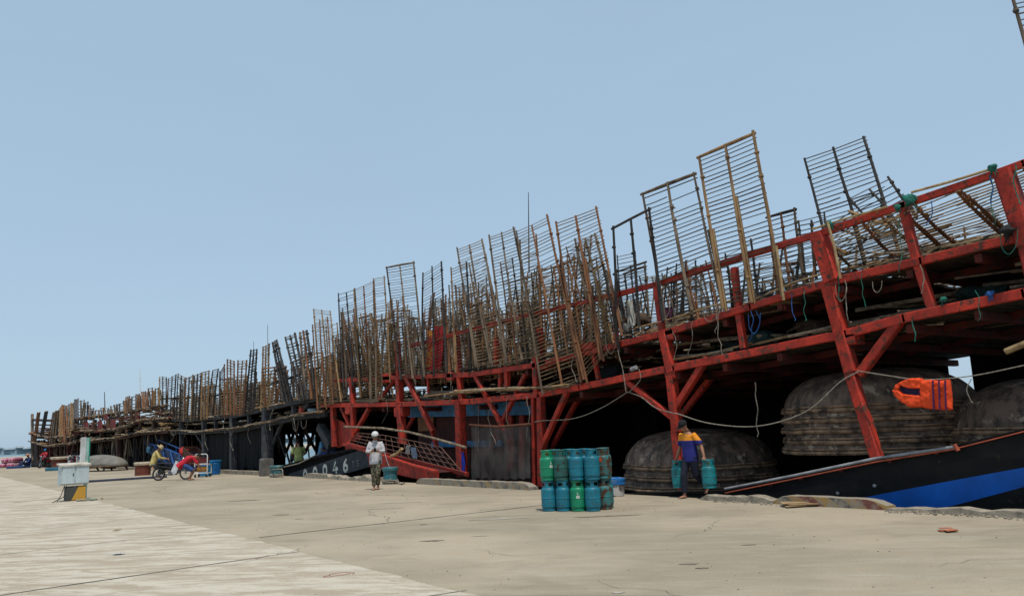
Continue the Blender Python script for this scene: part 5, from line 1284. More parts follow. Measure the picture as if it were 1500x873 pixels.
# two people sitting on the low bow
def sitter(px, py, off, rz, label, sh_, tr_, sc=1.05, hat=None, hm=None, fc=FB, headturn=(0, -1, -.1)):
    p = fc.at(px, py, off)
    J = dict(pelvis=(0, 0, .14), chest=(0, -.05, .42), neck=(0, -.08, .64), head=(0, -.11, .75), face=headturn, shL=(.18, -.06, .57), shR=(-.18, -.06, .57), elL=(.26, -.10, .32), elR=(-.26, -.10, .32),
             wrL=(.14, -.32, .24), wrR=(-.14, -.32, .24), hdL=(.08, -.40, .22), hdR=(-.08, -.40, .22), hipL=(.09, -.02, .11), hipR=(-.09, -.02, .11), knL=(.14, -.42, .34), knR=(-.14, -.42, .34), anL=(.12, -.52, .03), anR=(-.12, -.52, .03), toeL=(.12, -.68, -.02), toeR=(-.12, -.68, -.02), thL=(-1, 0, .3), thR=(1, 0, .3))
    return person(label, p, rz, J, sh_, tr_, sleeve='short', scale=sc, hat=hat, hatmat=hm, vox=.018, tail=.1)
sitter(438, 678, .35, face_to(FB.at(438, 678), PI * .9), 'person in a pale yellow-green shirt sitting on the bow with back turned', cloth('lime_shirt', (.42, .45, .16)), cloth('dark_shorts', (.03, .03, .035)), 1.25)
sitter(471, 672, .45, face_to(FB.at(471, 672), -1.2), 'person in a blue shirt sitting on the bow beside the yellow-green shirt', cloth('sky_shirt', (.10, .25, .42)), cloth('blue_trousers', (.05, .08, .25)), 1.25)
# far figure riding out at the end of the quay
p = G(66, 684); p.z = 0
p2 = p
sit = dict(pelvis=(0, 0, .80), chest=(0, -.05, 1.08), neck=(0, -.08, 1.30), head=(0, -.11, 1.41), face=(0, -1, -.1), shL=(.18, -.06, 1.23), shR=(-.18, -.06, 1.23), elL=(.26, -.22, 1.02), elR=(-.26, -.22, 1.02), wrL=(.22, -.45, .98), wrR=(-.22, -.45, .98), hdL=(.22, -.53, .98), hdR=(-.22, -.53, .98), hipL=(.09, -.02, .78), hipR=(-.09, -.02, .78), knL=(.16, -.36, .62), knR=(-.16, -.36, .62), anL=(.15, -.22, .22), anR=(-.15, -.22, .22), toeL=(.15, -.40, .18), toeR=(-.15, -.40, .18), thL=(-1, 0, .3), thR=(1, 0, .3))
person('distant rider in a red jacket and blue cap seated on a motorcycle', p + V((0, 0, .02)), face_to(p, .7), sit, cloth('red_jacket', (.5, .03, .05)), cloth('grey_jeans', (.06, .07, .10)), hat='helmet', hatmat=cloth('blue_cap', (.03, .2, .5)), scale=1.1, vox=.03)
p = G(40, 684); p.z = 0
person('distant person in dark blue under a broad hat sitting low at the quay end', p + V((0, 0, -.08)), face_to(p, 1.0), dict(JY, pelvis=(0, .05, .2), chest=(0, .1, .5), neck=(0, .05, .72), head=(0, 0, .83), face=(0, -1, 0), shL=(.18, .05, .65), shR=(-.18, .05, .65), elL=(.24, -.1, .42), elR=(-.24, -.1, .42), wrL=(.16, -.3, .36), wrR=(-.12, -.3, .36), hdL=(.1, -.38, .36), hdR=(-.06, -.38, .36), hipL=(.09, 0, .2), hipR=(-.09, 0, .2), knL=(.12, -.4, .42), knR=(-.12, -.4, .42), anL=(.12, -.5, .1), anR=(-.12, -.5, .1), toeL=(.12, -.68, .06), toeR=(-.12, -.68, .06)),
       cloth('navy_shirt', (.03, .05, .15)), cloth('navy_cloth', (.02, .03, .08)), hat='sunhat', hatmat=cloth('pinkish_hat', (.45, .2, .12)), scale=1.5, vox=.03)
# ------------------------------------------------------------------ motorcycles
def motorcycle(loc, rz, label, shield, sc=1.0, group=None):
    t = thing('motorcycle', label, 'motorcycle', loc, rz, group); t.scale = (sc,) * 3
    for x in (-.62, .62):
        b = MB(); b.torus((x, 0, .29), .26, .036, ax=(0, 1, 0), n=28, m=8); wh = b.build('wheel', BLACKR, t, world=False, smooth=True)
        b = MB(); b.torus((x, 0, .29), .222, .012, ax=(0, 1, 0), n=28, m=6); b.lathe([(.045, -.05), (.05, 0), (.045, .05)], (x, 0, .29), 12, ax=(0, 1, 0))
        for i in range(14):
            a = 2 * PI * i / 14; b.tube([(x, .03 * (-1) ** i, .29), (x + math.cos(a) * .22, 0, .29 + math.sin(a) * .22)], .0035, 4, cap=False)
        b.build('rim', CHROME, wh, world=False)
    b = MB()
    for y in (-.06, .06): b.tube([(-.62, y, .29), (-.56, y, .52), (-.47, y, .86)], [.022, .022, .018], 8)
    b.build('fork', CHROME, t, world=False)
    b = MB(); b.tube([(-.46, 0, .84), (-.30, 0, .55), (-.05, 0, .42), (.25, 0, .50), (.62, .08, .29)], .025, 8); b.tube([(-.02, 0, .44), (.15, 0, .64), (.62, 0, .68)], .02, 8)
    for y in (-.1, .1): b.tube([(.25, y, .4), (.62, y, .29)], .022, 6); b.tube([(.50, y, .64), (.60, y, .32)], .026, 8)
    b.build('frame', BLACKR, t, world=False)
    b = MB(); b.box((-.02, 0, .33), (.34, .22, .20)); b.lathe([(.07, 0), (.075, .05), (.06, .16), (.02, .18)], (-.18, 0, .36), 10, ax=(-1, 0, .2)); b.build('engine', mat('engine_grey', (.16, .16, .17), .5, metal=.5), t, world=False)
    b = MB(); b.tube([(-.1, -.12, .28), (.1, -.15, .22), (.62, -.17, .30), (.82, -.17, .34)], [.02, .025, .045, .04], 10); b.build('exhaust_pipe', CHROME, t, world=False)
    b = MB(); b.loft([(-.02, 0, .70), (.15, 0, .73), (.45, 0, .76), (.72, 0, .77)], [(.07, .03), (.12, .05), (.13, .05), (.09, .03)], V((0, 1, 0)), 12); b.build('seat', BLACKR, t, world=False, smooth=True)
    b = MB(); b.loft([(-.30, 0, .86), (-.12, 0, .60), (.0, 0, .5), (.30, 0, .58), (.74, 0, .66), (.86, 0, .64)], [(.07, .06), (.08, .07), (.10, .08), (.11, .09), (.09, .05), (.03, .02)], V((0, 1, 0)), 12); b.build('side_panel', shield[1], t, world=False, smooth=True)
    b = MB()
    for s_ in (-1, 1): b.prism([(-.40, s_ * .12, .80), (-.22, s_ * .17, .86), (-.02, s_ * .17, .42), (-.12, s_ * .16, .24), (-.26, s_ * .15, .30)], (0, s_ * .018, 0))
    b.build('leg_shield', shield[0], t, world=False)
    b = MB(); b.tube([(-.34, -.30, .98), (-.40, -.16, .97), (-.44, 0, .93), (-.40, .16, .97), (-.34, .30, .98)], .014, 8); b.build('handlebar', CHROME, t, world=False)
    b = MB(); b.ball((-.50, 0, .92), (.07, .075, .08), 12, 8); b.build('headlamp', CHROME, t, world=False, smooth=True)
    b = MB(); b.loft([(-.86, 0, .42), (-.72, 0, .57), (-.58, 0, .59), (-.42, 0, .50)], [(.05, .008), (.06, .01), (.06, .01), (.05, .008)], V((0, 1, 0)), 10); b.build('mudguard', shield[0], t, world=False)
    b = MB(); b.box((.88, 0, .60), (.05, .12, .06)); b.build('tail_lamp', mat('orange_lamp', (.7, .2, .02), .4), t, world=False)
    for s_ in (-1, 1):
        b = MB(); b.tube([(-.38, s_ * .22, .97), (-.36, s_ * .27, 1.1)], .006, 5); b.ball((-.35, s_ * .28, 1.13), (.012, .05, .04), 10, 6); b.build('mirror', BLACKR, t, world=False)
    return t
BLUEP = mat('blue_plastic', (.02, .05, .2), .4); WHP = mat('white_plastic', (.6, .62, .65), .35, bump=0); REDPL = mat('red_plastic', (.4, .02, .02), .35)
p = G(252, 703); p.z = 0; hz = math.atan2(right0.y, right0.x)
motorcycle(p, hz + PI, 'motorcycle with white leg shield being worked on beside the crouching men', (WHP, BLACKR), 1.0)
p = G(66, 685); p.z = 0; motorcycle(p, face_to(p, .7) + PI / 2 + PI - PI, 'distant motorcycle under the rider in red', (BLACKR, REDPL), 1.1)
for i, (px, py, tr, lab, c) in enumerate([(103, 686, .4, 'distant parked motorcycle with pale fairing, left one of the row by the brown boat', (WHP, BLACKR)), (109, 687, .8, 'distant parked motorcycle, middle one of the row by the brown boat', (BLACKR, REDPL)), (115, 687.5, .6, 'distant parked motorcycle partly behind the control cabinet post', (WHP, BLUEP))]):
    p = G(px, py); p.z = 0; motorcycle(p, hz + PI / 2 + tr, lab, c, 1.1, 'motorcycles parked by the brown boat')

# ------------------------------------------------------------------ white-framed hand cart
p = G(294, 699); p.z = 0
t = thing('hand_cart', 'white tube-framed upright cart with a red and yellow load on small wheels', 'cart', p, hz)
b = MB(); w2 = .30
b.tube([(-w2, 0, .12), (-w2, 0, 1.02), (-w2 + .06, 0, 1.08), (w2 - .06, 0, 1.08), (w2, 0, 1.02), (w2, 0, .12)], .026, 8); b.tube([(-w2, 0, .2), (w2, 0, .2)], .024, 8); b.tube([(-w2, 0, .62), (w2, 0, .62)], .024, 8)
for x in (-w2, w2): b.tube([(x, 0, .2), (x, .5, .18), (x, .5, .55), (x, 0, .62)], .022, 8)
b.build('frame', WHITE, t, world=False)
b = MB(); b.box((0, .22, .78), (.50, .35, .30)); b.build('load_box', mat('maroon_box', (.12, .02, .02), .6), t, world=False)
b = MB(); b.box((0, .25, .60), (.52, .40, .05)); b.build('shelf', WHITE, t, world=False)
b = MB(); b.lathe([(.10, -.24), (.12, -.2), (.12, .2), (.10, .24)], (0, .2, .38), 12, ax=(1, 0, 0)); b.build('motor', mat('yellow_motor', (.5, .22, .02), .5), t, world=False)
for x in (-.27, .27):
    for y in (0.0, .45):
        b = MB(); b.lathe([(.05, -.02), (.075, -.018), (.075, .018), (.05, .02)], (x, y, .076), 14, ax=(1, 0, 0)); b.build('wheel', BLACKR, t, world=False)
# ------------------------------------------------------------------ blue boat nosing in behind the men
def ppx(pl, f, off): return [f.at(x, y, off) for x, y in pl]
t = thing('small_boat', 'small blue wooden boat with open rails, its bow raised behind the crouching men', 'boat', FB.at(270, 690, -.1))
top_ = ppx([(211, 650), (225, 652), (248, 660), (275, 672), (305, 687), (327, 702)], FB, -.25); bot = ppx([(222, 668), (232, 675), (252, 686), (275, 697), (305, 708), (327, 716)], FB, -.2)
b = MB()
for i in range(5):
    b.poly([top_[i], top_[i + 1], bot[i + 1], bot[i]]); n_ = FB.n * 1.3
    q0 = top_[i] + n_; q1 = top_[i + 1] + n_; b.poly([q0, q1, bot[i + 1] + n_ * .8, bot[i] + n_ * .8])
b.build('hull', mat('navy_hull', (.008, .02, .06), .6, (.02, .06, .13), 2.5, rust=(.10, .06, .04), rust_amt=.3), t)
for x in (228, 238, 250, 262, 276, 290, 304, 316):
    tl = [(211, 650), (225, 652), (248, 660), (275, 672), (305, 687), (327, 702)]; bl = [(222, 668), (232, 675), (252, 686), (275, 697), (305, 708), (327, 716)]
    b = MB(); b.beam(FB.at(x, interp(tl, x), -.32), FB.at(x + 6, interp(bl, x + 6), -.27), .12, .1); b.build('rib', mat('bright_blue', (.010, .075, .28), .6, (.015, .035, .10), 4), t)
b = MB(); b.tube([p_ + V((0, 0, .04)) for p_ in top_], .07, 8); b.tube([p_ + FB.n * 1.3 for p_ in top_], .06, 8); b.tube([top_[0], top_[0] + FB.n * .65 - V((.4, 0, -.1)), top_[0] + FB.n * 1.3], .08, 8); b.build('gunwale', mat('bright_blue', (.010, .075, .28), .6, (.015, .035, .10), 4), t)
rail_ = [p_ + V((0, 0, .42)) for p_ in ppx([(232, 653), (255, 663), (285, 677), (305, 688)], FB, -.2)]
b = MB(); b.tube(rail_, .035, 6)
for i, x in enumerate((232, 244, 258, 270, 285, 300)):
    q = FB.at(x, interp([(211, 650), (225, 652), (248, 660), (275, 672), (305, 687), (327, 702)], x), -.2); b.tube([q - V((0, 0, .1)), q + V((0, 0, .5))], .035, 6)
b.build('side_rail', mat('bright_blue', ()), t)
b = MB(); b.lathe([(.12, 0), (.16, .1), (.16, .35), (.1, .45)], FB.at(218, 663, -.5), 12); tag(b.build('fender', mat('pale_blue', (.16, .36, .5), .6)), 'pale blue fender bundle at the nose of the small blue boat', 'fender')
# basket, blue tubs
def crate(name, px, py, size, mt, label, cat, rz=.2, off=None, z=0, slats=True):
    p = G(px, py); p.z = z
    t = thing(name, label, cat, p, hz + rz); sx, sy, sz = size; b = MB()
    for i in range(4):
        zc = sz * (i + .5) / 4; b.box((0, -sy / 2, zc), (sx, .02, sz / 4 * .78)); b.box((0, sy / 2, zc), (sx, .02, sz / 4 * .78)); b.beam((-sx / 2, -sy / 2, zc), (-sx / 2, sy / 2, zc), .02, sz / 4 * .78); b.beam((sx / 2, -sy / 2, zc), (sx / 2, sy / 2, zc), .02, sz / 4 * .78)
    b.build('slats', mt, t, world=False); b = MB()
    for a in (-1, 1):
        for c in (-1, 1): b.box((a * (sx / 2 - .01), c * (sy / 2 - .01), sz / 2), (.06, .06, sz))
    b.build('corner_posts', mt, t, world=False); b = MB(); b.box((0, 0, .02), (sx - .05, sy - .05, .03)); b.build('bottom', mt, t, world=False)
    return t
def solid_bin(name, p, r, h, mt, label, cat, lid=None, handle=True, taper=.9):
    t = thing(name, label, cat, p); b = MB()
    b.lathe([(r * taper * .95, 0), (r * taper, .02), (r, h * .9), (r * 1.04, h * .92), (r * 1.04, h)], (0, 0, 0), 24); b.build('body', mt, t, world=False, smooth=False)
    if lid: b = MB(); b.lathe([(r * 1.08, h - .01), (r * 1.1, h + .01), (r * 1.06, h + .04), (r * .6, h + .06), (.01, h + .065)], (0, 0, 0), 24); b.build('lid', lid, t, world=False)
    if handle:
        for s_ in (-1, 1): b = MB(); b.tube([(s_ * r * 1.0, -.06, h * .78), (s_ * r * 1.2, -.06, h * .80), (s_ * r * 1.2, .06, h * .80), (s_ * r * 1.0, .06, h * .78)], .012, 6); b.build('handle', lid or mt, t, world=False)
    return t
q = G(903, 726.5); q.z = 0
CANM = mat('scuffed_bin', (.10, .09, .085), .7, (.42, .40, .38), 5, lo=.5, hi=.56, rand=.02); BLID = mat('blue_lid', (.012, .13, .36), .5, (.25, .3, .35), 5, lo=.55, hi=.7)
t = solid_bin('bin', q, .20, .36, CANM, 'scuffed grey bin with a faded blue lid by the basket boats', 'bin', BLID)
b = MB(); b.lathe([(.204, .26), (.222, .37), (.222, .36)], (0, 0, 0), 24, cap=False); b.build('band', BLID, t, world=False)
for px, py, r_, h_, lab in [(301, 697, .34, .62, 'open blue plastic tub behind the white-framed cart'), (311, 695, .42, .72, 'larger blue plastic tub at the end of the small blue boat')]:
    q = G(px, py); q.z = 0; solid_bin('tub', q, r_, h_, mat('tub_blue', (.01, .10, .30), .5, (.02, .2, .32), 2), lab, 'tub')
q = FB.at(283, 668, -.3)
t = crate('basket', 283, 692, (1.9, .8, .75), mat('woven_brown', (.12, .05, .03), .9), 'reddish brown slatted crate resting high behind the man in red', 'crate', .0, z=.0); t.location = q - V((0, 0, .35)); t.rotation_euler = (0, rad(14), hz * 0)
b = MB(); c = FB.at(270, 661, -.35); b.ball(c, (.42, .3, .28), 16, 10)
for i, p_ in enumerate(b.v): d = p_ - c; b.v[i] = c + d * (1 + .35 * noise.noise(d * 4))
tag(b.build('bag', mat('red_bag', (.45, .02, .02), .8), smooth=True), 'crumpled red bag at the left end of the slatted crate', 'bag')

# ------------------------------------------------------------------ bollards
def bollard(px, py, r, h, mt, label, topm=None, rope=0, cap=True, wrap=False):
    p = G(px, py); p.z = 0; t = thing('bollard', label, 'bollard', p); b = MB()
    b.lathe([(r * 1.0, 0), (r * .97, .04), (r * .95, h * .72), (r * 1.0, h * .76)], (0, 0, 0), 26); b.build('post', mt, t, world=False)
    b = MB(); b.lathe([(r * 1.0, h * .76), (r * 1.13, h * .80), (r * 1.15, h * .93), (r * 1.05, h), (.01, h * 1.01)], (0, 0, 0), 26); b.build('cap', topm or mt, t, world=False)
    if wrap:
        b = MB(); pts = []
        for i in range(80): a = 2 * PI * i / 16; pts.append(p + V((math.cos(a) * (r * 1.04 + .012 * math.sin(i * 1.3)), math.sin(a) * (r * 1.04 + .012 * math.sin(i * 1.3)), .03 + .11 * i / 80)))
        b.tube(pts, .022, 6); tag(b.build('mooring_rope', ROPE), wrap, 'rope')
    return t
TEALB = mat('teal_bollard', (.02, .13, .16), .55, (.05, .09, .09), 4, rust=(.30, .28, .22), rust_amt=.3, rust_scale=5)
bollard(572, 708.5, .24, .55, TEALB, 'chipped teal bollard wound with rope at the foot of the red gangway', wrap='pale mooring rope wound around the chipped teal bollard')
bollard(405, 698.5, .27, .50, TEALB, 'teal bollard with a rope tied to it in front of the low black bow', wrap='pale rope turns around the bollard in front of the low black bow')
RB = mat('rust_red_bollard', (.16, .04, .022), .7, (.09, .03, .02), 3); RBT = mat('bollard_top', (.40, .33, .25), .9)
bollard(209, 696, .42, .72, RB, 'rust-red mushroom bollard with pale top left of the yellow jacket', RBT)
bollard(89, 686, .75, 1.0, RB, 'distant rust-red bollard with a worn pale top near the far motorcycles', RBT)
b = MB(); p = G(390, 697); b.box((p.x, p.y, .37), (.5, .5, .84)); tag(b.build('mooring_block', mat('grey_block', (.13, .12, .105), .95, (.07, .065, .06), 4)), 'square dark concrete mooring block at the foot of the grey timber post', 'block')

# ------------------------------------------------------------------ control cabinet
p = G(108, 733); p.z = 0
rzc = face_to(p, -.25)
t = thing('control_cabinet', 'pale blue-white double electrical cabinet on a black and yellow striped plinth', 'cabinet', p, rzc)
S = depth(p) / F     # metres per pixel at the cabinet
CABW = mat('cabinet_paint', (.48, .55, .56), .5, (.38, .44, .45), 2, bump=.03, rand=.02, rust=(.2, .12, .06), rust_amt=.08)
b = MB(); b.box((-.04, 0, (.46 + 1.0) / 2 + .06), (.78, .38, .60)); b.build('case', CABW, t, world=False)
b = MB(); b.prism([(-.47, -.24, 1.05), (.39, -.24, 1.05), (.39, .24, 1.10), (-.47, .24, 1.10)], (0, 0, .05)); b.build('lid', mat('cabinet_lid', (.52, .47, .40), .8), t, world=False)
b = MB(); b.box((-.235, -.203, .80), (.34, .02, .54)); b.build('door', CABW, t, world=False); b = MB(); b.box((.16, -.203, .80), (.36, .02, .54)); b.build('door', CABW, t, world=False)
b = MB(); b.box((-.10, -.222, .80), (.02, .02, .08)); b.build('handle', BLACKR, t, world=False)
YS, nt_, bs_ = newmat('striped_plinth'); tcc = nt_.nodes.new('ShaderNodeTexCoord'); sp_ = nt_.nodes.new('ShaderNodeSeparateXYZ'); nt_.links.new(tcc.outputs['Object'], sp_.inputs[0])
ma = nt_.nodes.new('ShaderNodeMath'); ma.operation = 'MULTIPLY_ADD'; ma.inputs[1].default_value = -.45; nt_.links.new(sp_.outputs['Z'], ma.inputs[0]); nt_.links.new(sp_.outputs['X'], ma.inputs[2])
gt = nt_.nodes.new('ShaderNodeMath'); gt.operation = 'GREATER_THAN'; gt.inputs[1].default_value = -.12; nt_.links.new(ma.outputs[0], gt.inputs[0])
mxx = nt_.nodes.new('ShaderNodeMix'); mxx.data_type = 'RGBA'; mxx.inputs['A'].default_value = (.05, .055, .05, 1); mxx.inputs['B'].default_value = (.50, .26, .03, 1); nt_.links.new(gt.outputs[0], mxx.inputs['Factor']); nt_.links.new(mxx.outputs['Result'], bs_.inputs['Base Color']); bs_.inputs['Roughness'].default_value = .8
b = MB(); b.box((.02, 0, .22), (.52, .34, .44)); b.build('plinth', YS, t, world=False)
b = MB()
for pl in ([(-.30, -.1, .48), (-.42, -.25, .2), (-.55, -.35, .02)], [(-.25, -.12, .48), (-.36, -.3, .15), (-.7, -.5, .02)]): b.tube(pl, .012, 5)
b.build('cable', BLACKR, t, world=False)
# signpost directly beside it: narrow upright panel
p3 = G(124, 731); p3.z = 0
t = thing('upright_panel', 'narrow white and green upright post panel standing behind the pale cabinet', 'post', p3, rzc + .3)
b = MB(); b.box((0, 0, .95), (.07, .09, 1.9)); b.build('post', mat('pale_green_post', (.30, .48, .42), .6), t, world=False)
b = MB(); b.box((-.12, .01, 1.42), (.15, .06, 1.0)); b.build('panel', WHITE, t, world=False)
b = MB(); b.box((.055, 0, 1.52), (.03, .10, .78)); b.build('edge_strip', mat('green_edge', (.02, .32, .24), .5), t, world=False)
b = MB(); c = G(131, 731, .04); 
for i in range(14): a = R.uniform(0, 6.3); d = V((math.cos(a), math.sin(a), 0)) * R.uniform(.05, .35); b.ball(c + d, (R.uniform(.03, .1), R.uniform(.03, .09), .03), 7, 4)
tag(b.build('litter_heap', mat('litter', (.30, .24, .14), .9, (.1, .25, .25), 12, lo=.5, hi=.55)), 'small heap of straw and torn plastic at the foot of the upright panel', 'litter', kind='stuff')
# long dark plank lying on the quay
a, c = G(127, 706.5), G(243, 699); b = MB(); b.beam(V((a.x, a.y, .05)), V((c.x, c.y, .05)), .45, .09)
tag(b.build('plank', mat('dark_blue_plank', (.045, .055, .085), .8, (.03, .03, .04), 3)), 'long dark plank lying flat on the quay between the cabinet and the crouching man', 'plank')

# ------------------------------------------------------------------ upturned boat and the pink bales
a = G(113, 690); c = G(181, 689); mid = (a + c) / 2; L_ = (c - a).length; d = (c - a).normalized()
t = thing('upturned_boat', 'long grey-brown hull lying upside down on low trestles on the quay', 'boat', (mid.x, mid.y, 0), math.atan2(d.y, d.x))
b = MB(); pts = []; rr = []
hh = 20 * depth(mid) / F
for i in range(15):
    s_ = i / 14; k = max(.05, math.sin(PI * min(1, max(0, s_ * .96 + .02))) ** .42); pts.append((L_ * (s_ - .5), 0, .35)); rr.append((1.0 * k, hh * .80 * k))
b.loft(pts, rr, V((0, 1, 0)), 24); b.v = [V((p_.x, p_.y, max(p_.z, .34))) for p_ in b.v]
b.build('hull', mat('grey_hull', (.20, .19, .165), .7, (.13, .115, .09), 1.5, (1, 3, 3), rust=(.14, .11, .05), rust_amt=.3, rust_scale=1.2), t, world=False, smooth=True)
b = MB(); ring = [(L_ * .5 * math.cos(2 * PI * i / 40) * .98, 1.02 * math.sin(2 * PI * i / 40), .33) for i in range(41)]; b.tube(ring, .07, 6, cap=False); b.build('gunwale', mat('rusty_gunwale', (.16, .09, .05), .8), t, world=False)
for x in (-.3, .0, .33):
    b = MB(); b.tube([(L_ * x, -.9, .0), (L_ * x, -.7, .33)], .06, 6); b.tube([(L_ * x, .9, .0), (L_ * x, .7, .33)], .06, 6); b.beam((L_ * x, -1.0, .28), (L_ * x, 1.0, .28), .1, .1); b.build('trestle', DARKW, t, world=False)
PINK, nt_, bs_ = newmat('checked_pink_sack'); tcc = nt_.nodes.new('ShaderNodeTexCoord')
wv = [nt_.nodes.new('ShaderNodeTexWave') for _ in range(2)]
wv[0].bands_direction = 'X'; wv[1].bands_direction = 'Z'
for w_ in wv: w_.inputs['Scale'].default_value = 1.1; nt_.links.new(tcc.outputs['Object'], w_.inputs['Vector'])
mm = nt_.nodes.new('ShaderNodeMath'); mm.operation = 'MAXIMUM'; nt_.links.new(wv[0].outputs['Fac'], mm.inputs[0]); nt_.links.new(wv[1].outputs['Fac'], mm.inputs[1])
mr = nt_.nodes.new('ShaderNodeMapRange'); mr.inputs[1].default_value = .7; mr.inputs[2].default_value = .9; nt_.links.new(mm.outputs[0], mr.inputs[0])
mxx = nt_.nodes.new('ShaderNodeMix'); mxx.data_type = 'RGBA'; mxx.inputs['A'].default_value = (.34, .04, .10, 1); mxx.inputs['B'].default_value = (.50, .30, .36, 1); nt_.links.new(mr.outputs[0], mxx.inputs['Factor']); nt_.links.new(mxx.outputs['Result'], bs_.inputs['Base Color']); bs_.inputs['Roughness'].default_value = .8
p = G(14, 684.5); p.z = 0; S = depth(p) / F
for i, (x0, x1, z0, z1_, lab) in enumerate([(3, 15, 0, 6.5, 'pink checked sack, bottom left of the pile at the quay end'), (15, 27.5, 0, 7, 'pink checked sack, bottom right of the pile at the quay end'), (7, 17, 6.5, 13.8, 'pink checked sack, top left of the pile at the quay end'), (17, 27.5, 7, 14.2, 'pink checked sack, top right of the pile at the quay end')]):
    c = p + V(right0) * ((x0 + x1) / 2 - 14) * S + V((0, 0, (z0 + z1_) / 2 * S)); b = MB(); w_ = (x1 - x0) * S / 2; h_ = (z1_ - z0) * S / 2
    b.ball((0, 0, 0), (1, 1, 1), 20, 12)
    for k, q in enumerate(b.v):
        f_ = lambda u: math.copysign(abs(u) ** .45, u)
        b.v[k] = V((f_(q.x) * w_, f_(q.y) * .9, f_(q.z) * h_)) * (1 + .05 * noise.noise(q * 3 + V((i, 0, 0))))
    o = b.build('sack', PINK, None, world=False, smooth=True); o.location = c; o.rotation_euler = (0, 0, hz); tag(o, lab, 'sack', 'pink checked sacks at the quay end')
b = MB(); p = G(27, 685.5)
b.box((p.x, p.y, .1), (1.6, 1.2, .2), hz); tag(b.build('tarpaulin', mat('tarp_blue', (.02, .05, .16), .8)), 'folded dark blue tarpaulin on the ground beside the pink sacks', 'tarpaulin')
b = MB(); p = G(93, 688.5); b.box((p.x, p.y, .12), (2.2, 1.2, .24), hz); tag(b.build('tarpaulin', mat('tarp_teal', (.03, .15, .22), .8)), 'folded teal tarpaulin in front of the distant bollard', 'tarpaulin')
# distant skiff on the water
d_ = ray(37, 668.5); k = (-1.8 - H) / d_.z; p = CAM + d_ * k
b = MB(); q = [V(right0) * x for x in (-2.4, -1.4, 0, 1.6, 2.6)]
b.loft([p + q[0] + V((0, 0, .6)), p + q[1] + V((0, 0, .25)), p + q[2] + V((0, 0, .15)), p + q[3] + V((0, 0, .25)), p + q[4] + V((0, 0, .55))], [(.1, .1), (.7, .4), (.9, .45), (.6, .4), (.1, .1)], V((0, 1, 0)), 12); b.ball(p + V((0, 0, .9)), (.3, .3, .6), 8, 6)
tag(b.build('skiff', DARKW), 'small dark skiff out on the water beyond the pink sacks', 'boat')

# ------------------------------------------------------------------ red gangway at the stern
t = thing('gangway', 'red steel gangway with a wire mesh railing sloping down to the quay', 'gangway', G(610, 704))
up_px = [(504, 652), (540, 662), (600, 676), (640, 690)]; dn_px = [(506, 664), (531, 670), (552, 684), (600, 700), (638, 707)]
b = MB()
O1, O2 = -.35, -1.0
def gp(x, y):
    s_ = (x - 500) / 140; return FA.at(x, y, lerp(.1, -.75, max(0, min(1, s_))))
side_ = [gp(*q) for q in [(497, 650), (497, 620), (520, 650), (560, 664), (566, 676), (600, 681), (603, 690), (640, 693), (641, 708), (597, 700), (575, 690), (552, 687), (535, 683), (531, 669), (508, 664)]]
side_ = [gp(*q) for q in [(505, 651), (540, 661), (562, 668), (590, 676), (604, 682), (641, 691), (641, 708), (590, 697), (553, 686), (536, 681), (531, 670), (507, 664)]]
b.prism(side_, (0, .05, 0)); b.build('side_plate', RED, t)
sheet = [gp(*q) for q in [(490, 600 + 12), (491, 655), (506, 655), (560, 660), (556, 645), (530, 622)]]
b = MB(); b.prism([gp(*q) + V((0, .12, 0)) for q in [(489, 613), (490, 656), (506, 652), (526, 640), (505, 622)]], (0, .04, 0)); b.build('stern_plate', RED, t)
b = MB(); f0 = [gp(*q) + V((0, .06, 0)) for q in [(505, 652), (562, 668), (604, 682), (641, 692)]]
for u, v_ in zip(f0, f0[1:]): b.poly([u, v_, v_ + V((0, 1.0, 0)), u + V((0, 1.0, 0))])
b.build('tread_plate', REDD, t)
b = MB()
for u, v_ in zip(f0, f0[1:]): b.beam(u + V((0, -.1, .03)), v_ + V((0, -.1, .03)), .14, .08)
b.build('edge_flange', RED, t)
# long sloping red beam and the mesh panel above it
gb = lambda x, y: FA.at(x, y, -.12)
b = MB(); pl = [gb(508, 650), gb(560, 664), gb(620, 679), gb(685, 695)]
for u, v_ in zip(pl, pl[1:]): b.beam(u, v_, .1, .13)
b.build('sloping_beam', RED, t)
MESH = mat('rusty_wire', (.20, .11, .08), .8, (.10, .05, .04), 9)
b = MB()
topl = [(524, 634), (560, 637), (612, 647), (646, 655)]; botl = [(512, 648), (560, 662), (620, 676), (676, 690)]
def seg(pl, x): return interp(pl, x)
nv = 15
for i in range(nv + 1):
    xb = lerp(512, 676, i / nv); xt = lerp(524, 646, i / nv); b.tube([gb(xb, seg(botl, xb)), gb(xt, seg(topl, xt))], .016, 5)
for j in range(5):
    s_ = j / 4; b.tube([gb(lerp(lerp(512, 676, i / 20), lerp(524, 646, i / 20), s_), lerp(seg(botl, lerp(512, 676, i / 20)), seg(topl, lerp(524, 646, i / 20)), s_)) for i in range(21)], .014, 5)
b.build('mesh_railing', MESH, t)
bar('bamboo_pole', FA, [(504, 625), (560, 627), (600, 633), (640, 643), (682, 655)], -.3, .04, DRIFT, 'bamboo handrail pole above the mesh of the red gangway', 'pole')
bar('bamboo_pole', FA, [(573, 668), (582, 664), (589, 657)], -.7, .05, BAMBOO, 'short bare branch stub sticking from the gangway side behind the standing man', 'branch')
